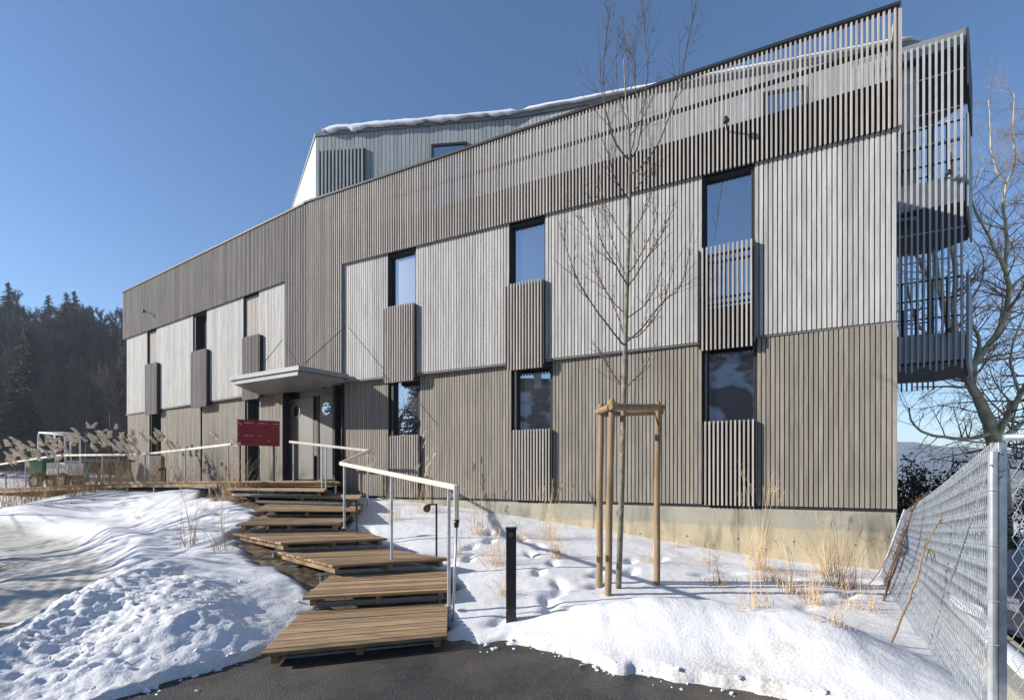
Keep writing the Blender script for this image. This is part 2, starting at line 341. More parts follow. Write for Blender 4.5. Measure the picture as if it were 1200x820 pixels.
def stretch(a,b,step,ext0,ext1,g=1.16):
    core=list(np.arange(a,b+1e-6,step)); s=step; x=a; L_=[]
    while x>ext0: s*=g; x-=s; L_.append(x)
    s=step; x=b; Rr=[]
    while x<ext1: s*=g; x+=s; Rr.append(x)
    return np.array(L_[::-1]+core+Rr)
gx=stretch(-8.6,5.8,.028,-2500,2500,1.07); gy=stretch(2.9,11.2,.028,-1200,3500,1.07)
X,Y=np.meshgrid(gx,gy); Z,drive_m,grav_m,ddr_m,pile_m=snow_z(X,Y,True)
def gridmesh(name,X,Y,Z,mat_,attrs={}):
    ny,nx=X.shape; me=bpy.data.meshes.new(name); co=np.stack([X,Y,Z],-1).reshape(-1,3)
    me.vertices.add(nx*ny); me.vertices.foreach_set('co',co.ravel())
    i=np.arange((ny-1)*(nx-1)); r=i//(nx-1); c=i%(nx-1); a=r*nx+c
    q=np.stack([a,a+1,a+nx+1,a+nx],-1).ravel()
    me.loops.add(len(q)); me.loops.foreach_set('vertex_index',q)
    me.polygons.add(len(i)); me.polygons.foreach_set('loop_start',np.arange(len(i))*4)
    me.update(calc_edges=True); me.polygons.foreach_set('use_smooth',np.ones(len(i),bool))
    for k,v in attrs.items():
        at=me.attributes.new(k,'FLOAT','POINT'); at.data.foreach_set('value',v.ravel().astype(np.float32))
    me.materials.append(mat_); o=bpy.data.objects.new(name,me); COL.objects.link(o); return o
def snowmat():
    m=bpy.data.materials.new('snow'); m.use_nodes=True; N=m.node_tree.nodes; L=m.node_tree.links; b=N['Principled BSDF']
    b.inputs['Roughness'].default_value=.6; b.inputs['Specular IOR Level'].default_value=.3
    b.inputs['Subsurface Weight'].default_value=0
    tc=N.new('ShaderNodeTexCoord')
    def nz(s,d=5):
        n=N.new('ShaderNodeTexNoise'); n.inputs['Scale'].default_value=s; n.inputs['Detail'].default_value=d; L.new(tc.outputs['Object'],n.inputs['Vector']); return n
    def mr(src,a,b_,c=0,d=1):
        r=N.new('ShaderNodeMapRange'); r.inputs[1].default_value=a; r.inputs[2].default_value=b_; r.inputs[3].default_value=c; r.inputs[4].default_value=d; L.new(src,r.inputs[0]); return r.outputs[0]
    def mul(p,q):
        r=N.new('ShaderNodeMath'); r.operation='MULTIPLY'; L.new(p,r.inputs[0]); L.new(q,r.inputs[1]); return r.outputs[0]
    def mix(f,p,q):
        r=N.new('ShaderNodeMix'); r.data_type='RGBA'; L.new(f,r.inputs[0])
        for i,k in ((6,p),(7,q)):
            if isinstance(k,tuple): r.inputs[i].default_value=(*k,1)
            else: L.new(k,r.inputs[i])
        return r.outputs[2]
    def at(n):
        r=N.new('ShaderNodeAttribute'); r.attribute_name=n; return r.outputs['Fac']
    n1=nz(1.1); n2=nz(6); n3=nz(40,3); n4=nz(170,2)
    c=mix(mr(n1.outputs['Fac'],.35,.7),(.69,.69,.70),(.64,.64,.65))
    # packed dirty snow on the drive
    dirt=mix(mr(n2.outputs['Fac'],.35,.7),(.54,.52,.48),(.34,.315,.275))
    c=mix(mul(at('drive'),mr(n1.outputs['Fac'],.25,.6,.75,1)),c,dirt)
    grit=mix(mr(n4.outputs['Fac'],.4,.65),(.24,.18,.11),(.08,.06,.04))
    # soil stains at the thin edges
    c=mix(mul(at('stain'),mr(n3.outputs['Fac'],.35,.6)),c,(.36,.31,.24))
    wet=mix(mr(n3.outputs['Fac'],.4,.7),(.075,.075,.08),(.13,.125,.12))
    c=mix(mul(at('bare'),mr(n2.outputs['Fac'],.38,.46)),c,wet)
    g=at('gravel'); c=mix(g,c,grit)
    c=mix(mul(at('field'),mr(nz(.02).outputs['Fac'],.35,.55,.4,1)),c,(.12,.105,.085))
    L.new(c,b.inputs['Base Color'])
    bp=N.new('ShaderNodeBump'); bp.inputs['Strength'].default_value=.35; bp.inputs['Distance'].default_value=.02
    ad=N.new('ShaderNodeMath'); ad.operation='ADD'; L.new(n3.outputs['Fac'],ad.inputs[0]); L.new(mul(n4.outputs['Fac'],g),ad.inputs[1])
    L.new(ad.outputs[0],bp.inputs['Height']); L.new(bp.outputs[0],b.inputs['Normal'])
    return m
bare=sstep(1.5,.7,ddr_m+.8*pn(X*.6,Y*.6))*drive_m*sstep(10.5,8.5,Y)*sstep(4.5,5.5,Y)
sd=np.interp(X,rx,ry)-Y
stain=np.clip((.5*sstep(-.35,0,sd)+.55*blob(X,Y,1.9,3.75,.6,.25))*(.5+1.2*np.clip(fbm(X,Y,4.5,4)+.1,0,1)),0,.8)
far=sstep(40,60,Y)
snow=gridmesh('snow_ground',X,Y,Z,snowmat(),{'drive':drive_m,'gravel':grav_m,'bare':bare,'stain':stain,'field':sstep(20,45,X)*sstep(8,25,Y)}); tag(snow,kind='structure')
# road sheet
xr=np.arange(-9,9.01,.06); yr=np.arange(-10,5.3,.06); XR,YR=np.meshgrid(xr,yr); ZR=-.02+.006*fbm(XR,YR,.8,2)+.0*XR
asph=mat('asphalt',(.034,.033,.032),(.105,.088,.066),scale=.9,rough=.7,bump=.8,bscale=110,lo=.47,hi=.70)
def spk(m):
    nt=m.node_tree;N=nt.nodes;L=nt.links;b=N['Principled BSDF'];src=basecol(m)
    tc=N.new('ShaderNodeTexCoord'); vo=N.new('ShaderNodeTexVoronoi'); vo.inputs['Scale'].default_value=95; L.new(tc.outputs['Object'],vo.inputs['Vector'])
    sp=N.new('ShaderNodeSeparateColor'); L.new(vo.outputs['Color'],sp.inputs[0])
    mr=N.new('ShaderNodeMapRange'); mr.inputs[1].default_value=.86; mr.inputs[2].default_value=1; mr.inputs[4].default_value=.6; L.new(sp.outputs[0],mr.inputs[0])
    mx=N.new('ShaderNodeMix'); mx.data_type='RGBA'; L.new(mr.outputs[0],mx.inputs[0]); L.new(src,mx.inputs[6]); mx.inputs[7].default_value=(.17,.15,.125,1); L.new(mx.outputs[2],b.inputs['Base Color'])
spk(asph)
def wetpatch(m):
    nt=m.node_tree;N=nt.nodes;L=nt.links;b=N['Principled BSDF']
    tc=N.new('ShaderNodeTexCoord'); nz=N.new('ShaderNodeTexNoise'); nz.inputs['Scale'].default_value=1.7; nz.inputs['Detail'].default_value=6; L.new(tc.outputs['Object'],nz.inputs['Vector'])
    mr=N.new('ShaderNodeMapRange'); mr.inputs[1].default_value=.42; mr.inputs[2].default_value=.58; mr.inputs[3].default_value=.38; mr.inputs[4].default_value=.85; L.new(nz.outputs['Fac'],mr.inputs[0]); L.new(mr.outputs[0],b.inputs['Roughness'])
wetpatch(asph)
road=gridmesh('road',XR,YR,ZR,asph); tag(road,kind='structure')
# small snow crumbs along the ploughed edge
cr=MB()
for i in range(300):
    if random.random()<.8: x=random.gauss(-3.2,.9); 
    else: x=random.uniform(-.3,2.2)
    y=float(np.interp(x,rx,ry))+random.gauss(0,.07) if random.random()<.6 or x>-2 else random.uniform(3.3,6)
    if -2.35<x<-.5 and y>4.1: continue
    s=random.choice([.008,.012,.018,.03])*random.uniform(.6,1.2); z=max(gz(x,y),-.02)
    if abs(x)>8: continue
    n=7; vs=[]
    for k in range(14):
        v=V(random.gauss(0,1),random.gauss(0,1),random.gauss(0,1)).normalized()*s*random.uniform(.8,1.15); vs.append((x+v.x,y+v.y,z+v.z*.7+s*.2))
    import bmesh
    bm=bmesh.new(); [bm.verts.new(q) for q in vs]; r_=bmesh.ops.convex_hull(bm,input=bm.verts); 
    bm.verts.ensure_lookup_table(); bm.verts.index_update()
    vv=[tuple(q.co) for q in bm.verts]; ff=[tuple(w.index for w in fc.verts) for fc in bm.faces]; bm.free(); cr.add(vv,ff)
tag(cr.build('snow_crumbs',roofsnow),'loose crumbs of ploughed snow along the asphalt edge','snow crumbs',kind='stuff')
# ------------------------------------------------------------------ BUILDING
B=empty('apartment_building',tuple(FOLD),'timber slatted apartment building with folded facade, set-back attic and snow on its roof','building')
def side(s): return (PR,dR,nR) if s=='R' else (PL,dL,nL)
def boards(m,s,u0,u1,z0,z1,off,pitch=.07,w=.054,dep=.03,back=None,jit=0):
    P,d,n=side(s); cnt=max(1,round((u1-u0)/pitch)); st=(u1-u0)/cnt
    for i in range(cnt):
        u=u0+st*i+(st-w)/2; o=off(u) if callable(off) else off
        a=P(u,o,z0); m.obox(a,d*w,n*dep,V(0,0,z1-z0-random.uniform(0,jit)))
def bar(m,s,u0,u1,z0,z1,o0,o1,r=None):
    P,d,n=side(s); f=(lambda u,o:(o(u) if callable(o) else o))
    a,b,c,e=P(u0,f(u0,o0),z0),P(u1,f(u1,o0),z0),P(u1,f(u1,o1),z0),P(u0,f(u0,o1),z0)
    h=V(0,0,z1-z0); vs=[a,b,c,e,a+h,b+h,c+h,e+h]; fs=[(0,3,2,1),(4,5,6,7),(0,1,5,4),(1,2,6,5),(2,3,7,6),(3,0,4,7)]
    if (b-a).cross(e-a).z<0: fs=[tuple(reversed(q)) for q in fs]
    m.add(vs,fs,r)
def wall_panel(s,px0,px1,z0,z1,off,mt,mb=darkback,label=None,pitch=.07):
    oo=off(uof(s,(px0+px1)/2)) if callable(off) else off
    u0,u1=sorted((uof(s,px0,oo),uof(s,px1,oo)))
    m=MB(); boards(m,s,u0,u1,z0,z1,(lambda u:(off(u) if callable(off) else off)),pitch=pitch)
    o=m.build('wall_panel',mt,B,bevel=.003)
    k=MB(); g=lambda u:(off(u) if callable(off) else off)
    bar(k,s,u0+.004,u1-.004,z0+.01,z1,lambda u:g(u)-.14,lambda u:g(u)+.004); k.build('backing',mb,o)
    if label: o['label']=label
upR=lambda u: ovh('R',u); upL=lambda u: ovh('L',u)
for a,b in ((402.5,455),(489,597),(640,823),(884,1051)): wall_panel('R',a,b,Z1,Z2-.02,upR,wood_light,label='pale silver upper wall panel')
for a,b in ((404,456),(493,600),(648,823),(887,1051.5)): wall_panel('R',a,b,Z0,Z1-.03,0,wood_brown,label='brown grey lower wall panel')
for a,b in ((149.3,174),(184,228),(243,287),(304.5,335.2)): wall_panel('L',a,b,Z1,Z2-.02,upL,wood_light,label='pale silver upper wall panel')
for a,b in ((150.5,176),(190,236),(238,288),(306,332)): wall_panel('L',a,b,Z0,Z1-.03,0,wood_brown,label='brown grey lower wall panel')
for a,b in ((175.2,185.5),(288.6,305.5)): wall_panel('L',a,b,Z1,Z2-.05,lambda u:upL(u)-.075,wood_slat,label='recessed infill panel')
# soffit strip under the leaning storey
k=MB(); bar(k,'R',1.2,LR-.01,Z1-.028,Z1-.004,-.1,lambda u:upR(u)+.012); bar(k,'L',1.1,LL,Z1-.028,Z1-.004,-.1,lambda u:upL(u)+.01); k.build('floor_band',greymetal,B)
# inner core so that nothing shines through
INNER=[PR(LR-.05,-.42,0),PR(.0,-.42,0),PL(0.2,-.42,0),PL(LL-.05,-.42,0),PL(LL-.05,-9,0),PR(LR-.05,-10,0)]
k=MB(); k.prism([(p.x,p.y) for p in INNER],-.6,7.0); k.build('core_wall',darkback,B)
k=MB(); k.prism([(PR(LR,0,0).x,PR(LR,0,0).y),(FOLD.x,FOLD.y),(PL(LL,0,0).x,PL(LL,0,0).y),(PL(LL,-9.2,0).x,PL(LL,-9.2,0).y),(PR(LR,-10.2,0).x,PR(LR,-10.2,0).y)],7.01,7.16); k.build('terrace_floor',concrete,B)
# end walls (east and west)
k=MB()
for i in range(132): k.obox(PR(LR-.004,-.16-i*.075,Z0),dR*.03,nR*-.055,V(0,0,Z2-Z0))
k.obox(PR(LR-.05,-.02,Z0),dR*.045,nR*-10,V(0,0,7.9-Z0)); k.build('end_wall',wood_brown,B)
k=MB()
for i in range(118): k.obox(PL(LL-.004,-.16-i*.075,Z0),dL*.03,nL*-.055,V(0,0,Z3-.05-Z0))
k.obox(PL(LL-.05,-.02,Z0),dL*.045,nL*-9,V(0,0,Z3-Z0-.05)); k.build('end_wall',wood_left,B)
# plinth
k=MB(); k.prism([(p.x,p.y) for p in (PR(LR-.02,.03,0),PR(2.2,.03,0),PR(2.2,-.4,0),PR(LR-.5,-.4,0),PR(LR-.5,-10,0),PR(LR-.02,-10,0))],-1,Z0-.055); k.build('plinth',plinth_m,B,bevel=.01)
k=MB(); k.prism([(p.x,p.y) for p in (PL(1.0,.03,0),PL(LL-.02,.03,0),PL(LL-.02,-9,0),PL(LL-.5,-9,0),PL(LL-.5,-.4,0),PL(1.0,-.4,0))],-.5,Z0-.055); k.build('plinth',concrete,B,bevel=.01)
k=MB(); bar(k,'R',2.1,LR-.015,Z0-.054,Z0-.003,-.1,.012); bar(k,'L',1.1,LL,Z0-.054,Z0-.003,-.1,.012); k.build('base_flashing',anth,B)
# windows and their slatted balustrades
def window(s,px0,px1,z0,z1,off,rec=None):
    rec=rec or (.11 if s=='R' else .2)
    g=off(uof(s,(px0+px1)/2)) if callable(off) else off; u0,u1=sorted((uof(s,px0,g),uof(s,px1,g)))
    fr=MB(); t=.045
    for a,b in ((u0-.02,u0+t),(u1-t,u1+.02)): bar(fr,s,a,b,z0,z1,g-rec-.05,g-.012)
    bar(fr,s,u0+t,u1-t,z1-t,z1-.002,g-rec-.05,g-.012); bar(fr,s,u0+t,u1-t,z0+.002,z0+t,g-rec-.05,g-.012)
    bar(fr,s,u0+t,u0+t+.03,z0+t,z1-t,g-rec-.04,g-rec+.02)
    w=fr.build('window',anth,B,bevel=.003)
    p=MB(); bar(p,s,u0+t+.001,u1-t-.001,z0+t+.001,z1-t-.001,g-rec-.03,g-rec); p.build('pane',pane_m,w)
def balustrade(s,px0,px1,z0,z1,off,mt,pro=.12,cheek=True):
    g0=off(uof(s,(px0+px1)/2)) if callable(off) else off
    u0,u1=sorted((uof(s,px0,g0+pro),uof(s,px1,g0+pro)))
    m=MB(); boards(m,s,u0,u1,z0,z1,g0+pro-.05,w=.030,dep=.05)
    b=m.build('balustrade',mt,B,bevel=.002)
    for e0,e1 in ((u1+.006,u1+.03),(u0-.03,u0-.006)):
        c=MB(); bar(c,s,e0,e1,z0+.06,z1-.03,g0-.01,g0+pro-.008); c.build('side_plate',anth,b)
    for z in (z0+.14,(z0+z1)/2,z1-.14):
        r=MB(); bar(r,s,u0,u1,z-.02,z+.02,g0+pro-.075,g0+pro-.052); r.build('rail',anth,b)
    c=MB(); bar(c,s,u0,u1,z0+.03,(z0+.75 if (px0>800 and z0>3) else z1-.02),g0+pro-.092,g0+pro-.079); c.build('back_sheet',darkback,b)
for a,b in ((455.5,488),(597.5,640),(823,884)): window('R',a,b,Z1,Z2-.04,upR)
for a,b in ((459,492),(603,647),(825.5,886.5)): window('R',a,b,Z0,Z1-.05,0)
for a,b in ((228,243),): window('L',a,b,Z1,Z2-.04,upL)
for a,b in ((176.5,190),(289,305.5)): window('L',a,b,Z0,Z1-.05,0)
for a,b in ((450,484),(593.5,635.5),(820.5,883)): balustrade('R',a,b,3.80,5.62,upR,wood_slat)
for a,b in ((456,490),(600,645),(824,885)): balustrade('R',a,b,1.06,2.55,0,wood_slat,pro=.11)
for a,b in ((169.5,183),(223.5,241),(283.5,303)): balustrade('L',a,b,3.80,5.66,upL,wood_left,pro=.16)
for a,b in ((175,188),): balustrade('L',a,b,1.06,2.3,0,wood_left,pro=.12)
# long slatted screen (top band, plus the part that runs down over the fold)
scR=lambda u:ovh('R',u)+.05; scL=lambda u:ovh('L',u)+.05
uR0=uof('R',402,.25); uL0=uof('L',335,.25)
m=MB(); 
def screen(m,s,u0,u1,z0,z1,off): boards(m,s,u0,u1,z0,z1,off,pitch=.07,w=.029,dep=.05)
screen(m,'R',uR0,LR-.02,Z2-.04,Z3-.03,scR); screen(m,'R',-.06,uR0,Z1+.06,Z3-.03,scR)
o=m.build('slat_screen',wood_slat,B,bevel=.002)
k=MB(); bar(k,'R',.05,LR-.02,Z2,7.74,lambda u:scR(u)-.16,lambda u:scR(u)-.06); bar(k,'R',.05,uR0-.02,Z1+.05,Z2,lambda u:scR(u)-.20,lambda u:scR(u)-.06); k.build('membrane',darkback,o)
k=MB()
for z in (8.24,): bar(k,'R',-.1,LR-.03,z-.03,z+.03,lambda u:scR(u)-.05,lambda u:scR(u)-.004)
bar(k,'R',-.16,LR+.01,Z3-.028,Z3+.02,lambda u:scR(u)-.05,lambda u:scR(u)+.075); k.build('rail',anth,o)
k=MB(); bar(k,'R',LR-.015,LR+.03,Z2-.02,Z3-.03,-.30,lambda u:.10); k.build('end_post',wood_slat,o)
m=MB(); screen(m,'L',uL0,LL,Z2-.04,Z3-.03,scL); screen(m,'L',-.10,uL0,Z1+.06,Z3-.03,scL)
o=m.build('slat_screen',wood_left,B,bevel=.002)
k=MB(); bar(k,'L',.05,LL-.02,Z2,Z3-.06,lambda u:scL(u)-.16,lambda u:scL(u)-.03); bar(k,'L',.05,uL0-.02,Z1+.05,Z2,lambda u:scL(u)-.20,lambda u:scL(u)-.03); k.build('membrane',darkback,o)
k=MB(); bar(k,'L',-.16,LL+.02,Z3-.028,Z3+.02,lambda u:scL(u)-.05,lambda u:scL(u)+.075); k.build('rail',anth,o)
# entrance under the fold
def entrance():
    P=lambda s,u,o,z: side(s)[0](u,o,z)
    # recessed walls
    k=MB(); rec=-.30
    uc=.135
    bar(k,'R',-.15,1.30,1.3,Z1,rec-.12,rec); k.build('entrance_wall',doorgrey,B)
    k=MB(); bar(k,'L',-.02,1.25,1.3,Z1,rec-.12,rec); k.build('entrance_wall',doorgrey,B)
    for s,a,b,cx,cy,rr in (('R',376,400,384.5,479,.165),('L',369,339,349.5,482,.165)):
        u0,u1=sorted((uof(s,a,rec),uof(s,b,rec))); d=MB(); bar(d,s,u0,u1,1.47,Z1-.2,rec+.002,rec+.05); dd=d.build('door',doorgrey,B,bevel=.004)
        c=uof(s,cx,rec); Pf,dv,nv=side(s); yy=Pf(c,rec,0).y; z=EYE+(HZ-cy)/F*yy
        g=MB(); g.disc(Pf(c,rec+.052,z),nv,rr,.008,n=32); g.build('porthole_glass',pane_m,dd,smooth=False)
        g=MB(); 
        ring=[Pf(c,rec+.056,z)+dv*math.cos(t)*(rr+.01)+V(0,0,1)*math.sin(t)*(rr+.01) for t in np.linspace(0,2*PI,33)]
        g.tube(ring,.012,6,cap=False); g.build('porthole_ring',galv,dd,smooth=True)
        if s=='R': 
            fr=MB(); bar(fr,s,u0-.06,u0-.008,1.47,Z1-.2,rec+.002,rec+.07); bar(fr,s,u1+.008,u1+.10,1.40,Z1,rec,.02); fr.build('door_frame',anth,B)
        else:
            fr=MB(); bar(fr,s,u1+.01,u1+.05,1.40,Z1,rec+.002,.02); bar(fr,s,u1+.09,u1+.13,1.40,Z1,rec+.002,.02); bar(fr,s,u0-.05,u0-.01,1.47,Z1-.2,rec+.002,rec+.07); fr.build('door_frame',anth,B)
            h=MB(); q=D(370.5,513,Pf(u0,rec+.14,0).y); h.obox((q[0]-.055,q[1],EYE+(HZ-534)/F*q[1]),(.11,0,0),(0,.035,0),(0,0,42/F*q[1])); hh=h.build('handle',ashrail,dd,bevel=.008)
            h=MB()
            for zz in (2.15,2.7): h.tube([(q[0],q[1]+.034,zz),(q[0],q[1]+.16,zz)],.01)
            h.build('handle_bracket',galv,hh)
    k=MB(); bar(k,'R',.1,1.3,Z1-.02,Z1+.05,-.42,.18); bar(k,'L',.1,1.25,Z1-.02,Z1+.05,-.42,.18); k.build('entrance_soffit',greymetal,B)
    # rain pipe beside the door
    k=MB(); k.tube([PR(uof('R',403),.05,1.1),PR(uof('R',403),.05,Z1)],.035,10); k.build('downpipe',anth,B,smooth=True)
entrance()
# canopy
C1=D(269,446,12.45); C2=D(350,427,11.15); C3=D(409,441,12.15); C0=PL(uof('L',300),.22,0)
zc=4.02
poly=[(C1[0],C1[1]),(C2[0],C2[1]),(C3[0],C3[1]),(FOLD.x,FOLD.y+.1),(PL(2.6,0.1,0).x,PL(2.6,.1,0).y)]
k=MB(); k.prism(poly,zc-.005,zc+.10); can=k.build('canopy',greymetal,B,bevel=.006); can['label']='thin grey steel entrance canopy'
k=MB(); ins=[(p[0]*.92+(-5.6)*.08,p[1]*.92+12.1*.08) for p in poly]; k.prism(ins,zc-.11,zc-.006); k.build('canopy_soffit',greymetal,can)
k=MB()
a=V(C1[0],C1[1],zc-.012); b=V(C2[0],C2[1],zc-.012)
for i in range(34):
    q=a+(b-a)*((i+3)/40); k.beam(q+nL*-.10+V(0,0,-.02),q+nL*-.24+V(0,0,-.02),.02,.03)
k.build('vent_slot',darkback,can)
k=MB(); 
k.tube([D(304,432,12.35),PL(uof('L',331,.3),.3,EYE+(HZ-398)/F*PL(uof('L',331,.3),.3,0).y)],.008,6); k.build('stay_cable',anth,can); k=MB()
k.tube([D(357,426,10.9),PR(uof('R',404,.3),.27,EYE+(HZ-382)/F*PR(uof('R',404,.3),.27,0).y)],.008,6); k.build('stay_cable',anth,can)
# security lights
def seclight(p,n):
    p=V(p); k=MB(); k.tube([p,p+n*.22+V(0,0,.03)],.014,6); q=p+n*.24+V(0,0,.02); k.tube([q+V(0,0,.05)-dR*.02,q-V(0,0,.03)],[.035,.055],10); k.build('wall_lamp',black,B)
seclight(PR(uof('R',852,.2),scR(8)+.05,EYE+(HZ-152)/F*PR(uof('R',852,.2),.2,0).y),nR)
seclight(PL(uof('L',178,.15),scL(10.5)+.05,EYE+(HZ-364)/F*PL(uof('L',178,.3),.3,0).y),nL)
# attic
A0=D(371,160,13.3); A1=D(610,138,12.7); A2=D(1075,52,10.45)
zr0,zr1,zr2=A0[2],A1[2],A2[2]
A0=V(A0[0],A0[1],0);A1=V(A1[0],A1[1],0);A2=V(A2[0],A2[1],0)
AW=V(-7.55,16.3,0); zw=10.05
AE=A2+V(1.2,5.5,0); AN=V(-5,19,0)
print('attic roof z',zr0,zr1,zr2)
def attic_boards(m,p,q,z0,za,zb,n,pitch=.11,w=.098,dep=.02):
    d=(q-p); Lg=d.length; d.normalize(); c=int(Lg/pitch)
    for i in range(c):
        a=p+d*(i*Lg/c); zt=za+(zb-za)*i/c
        m.obox(V(a.x,a.y,z0),d*(Lg/c-.012),n*dep,V(0,0,zt-z0))
m=MB(); nA=V(-(A1-A0).y,(A1-A0).x,0).normalized()*-1; nB=V(-(A2-A1).y,(A2-A1).x,0).normalized()*-1
attic_boards(m,A0,A1,7.1,zr0-.03,zr1-.03,nA); m.build('attic_wall',wood_attic,B,bevel=.002)
m=MB(); attic_boards(m,A1,A2,7.1,zr1-.03,zr2-.03,nB); m.build('attic_wall',slat_pale,B,bevel=.002)
m=MB(); nW=V((AW-A0).y,-(AW-A0).x,0).normalized()*1
if nW.x>0: nW=-nW
attic_boards(m,A0,AW,7.1,zr0-.03,zw-.03,nW,pitch=.14,w=.12); m.build('attic_wall',white_panel,B)
ctr=V(0,15,0)
inner=[p+(ctr-p).normalized()*.06 for p in (AW,A0,A1,A2,AE,AN)]
zs=[zw,zr0,zr1,zr2,zr2-.4,zw]
k=MB(); k.prism([(p.x,p.y) for p in inner],7.05,[z-.06 for z in zs]); k.build('attic_core',darkback,B)
outer=[p+(p-ctr).normalized()*.03 for p in (AW,A0,A1,A2,AE,AN)]
outer[1]=outer[1]+V(0,-.03,0); outer[2]=outer[2]+V(0,-.04,0); outer[3]=outer[3]+V(0,-.05,0)
k=MB(); k.prism([(p.x,p.y) for p in outer],[z-.02 for z in zs],[z+.08 for z in zs]); roof=k.build('roof',greymetal,B,bevel=.005)
# snow cornice on the roof edge
def cornice(p,q,zp,zq,r0,r1,hang):
    k=MB(); n=max(int((q-p).length/.06),4); pr=11; vs=[]; inn=V(.1,.99,0)
    for i in range(n+1):
        t=i/n; a=p+(q-p)*t; z=zp+(zq-zp)*t
        w=r0+(r1-r0)*t+.05*mn.noise(V(t*9,3,1))+.025*mn.noise(V(t*31,3,1)); h=hang*max(0,.6+mn.noise(V(t*14,7,2))*1.4+.5*mn.noise(V(t*40,1,2)))
        fade=min(1,i/4,(n-i)/4); w=max(w,.04)*max(fade,.1); h*=fade
        prof=[(1.6,.00),(1.2,w*.9),(.6,w*1.25),(.2,w*1.2),(.0,w*.95),(-.07,w*.55),(-.09,w*.15),(-.08,-h*.6),(-.04,-h),(.0,-h*.6),(.02,0)]
        for (b_,c_) in prof: vs.append((a.x+inn.x*b_,a.y+inn.y*b_,z+.085+c_))
    fs=[(i*pr+j,(i+1)*pr+j,(i+1)*pr+j+1,i*pr+j+1) for i in range(n) for j in range(pr-1)]
    fs+=[tuple(range(pr)),tuple(range(n*pr,n*pr+pr))[::-1]]
    k.add(vs,fs); return k
s0=outer[1]+(outer[2]-outer[1])*.04
cornice(s0,outer[2],zr0+(zr1-zr0)*.04,zr1,.16,.10,.10).build('roof_snow',roofsnow,roof,smooth=True)
cornice(outer[2],outer[3]+(outer[2]-outer[3])*.02,zr1,zr2,.13,.07,.03).build('roof_snow',roofsnow,roof,smooth=True)
# attic window, louvre, second window
def on_line(px,p,q):
    k=(px-600)/F; d=q-p; t=(k*p.y-p.x)/(d.x-k*d.y); return p+d*t
def attic_opening(pa,pb,px0,px1,ztop,zbot,nn,louvre=False):
    a,b=on_line(px0,pa,pb),on_line(px1,pa,pb); d=(b-a).normalized(); w=(b-a).length
    f=MB(); t=.06
    a2=V(a.x,a.y,0)
    f.obox(a2+nn*.015+V(0,0,zbot),d*t,nn*.05,V(0,0,ztop-zbot)); f.obox(a2+d*(w-t)+nn*.015+V(0,0,zbot),d*t,nn*.05,V(0,0,ztop-zbot)); f.obox(a2+d*t+nn*.015+V(0,0,ztop-t),d*(w-2*t),nn*.05,V(0,0,t))
    if louvre:
        o=MB(); o.obox(a2+nn*.022+V(0,0,zbot),d*w,nn*.01,V(0,0,ztop-zbot)); r=o.build('louvre',darkback,B); s=MB()
        for i in range(13): s.obox(a2+d*(i*w/13+.02)+nn*.034+V(0,0,zbot),d*.05,nn*.05,V(0,0,ztop-zbot))
        s.build('slat',wood_attic,r)
    else:
        o=f.build('window',anth,B); p_=MB(); p_.obox(a2+d*t+nn*.025+V(0,0,zbot),d*(w-2*t),nn*.01,V(0,0,ztop-t-zbot)); p_.build('pane',pane_m,o)
attic_opening(A0,A1,373,428,10.45,7.3,nA,True)
attic_opening(A0,A1,506,548,10.40,8.0,nA)
attic_opening(A1,A2,893,943,10.42,7.6,nB)
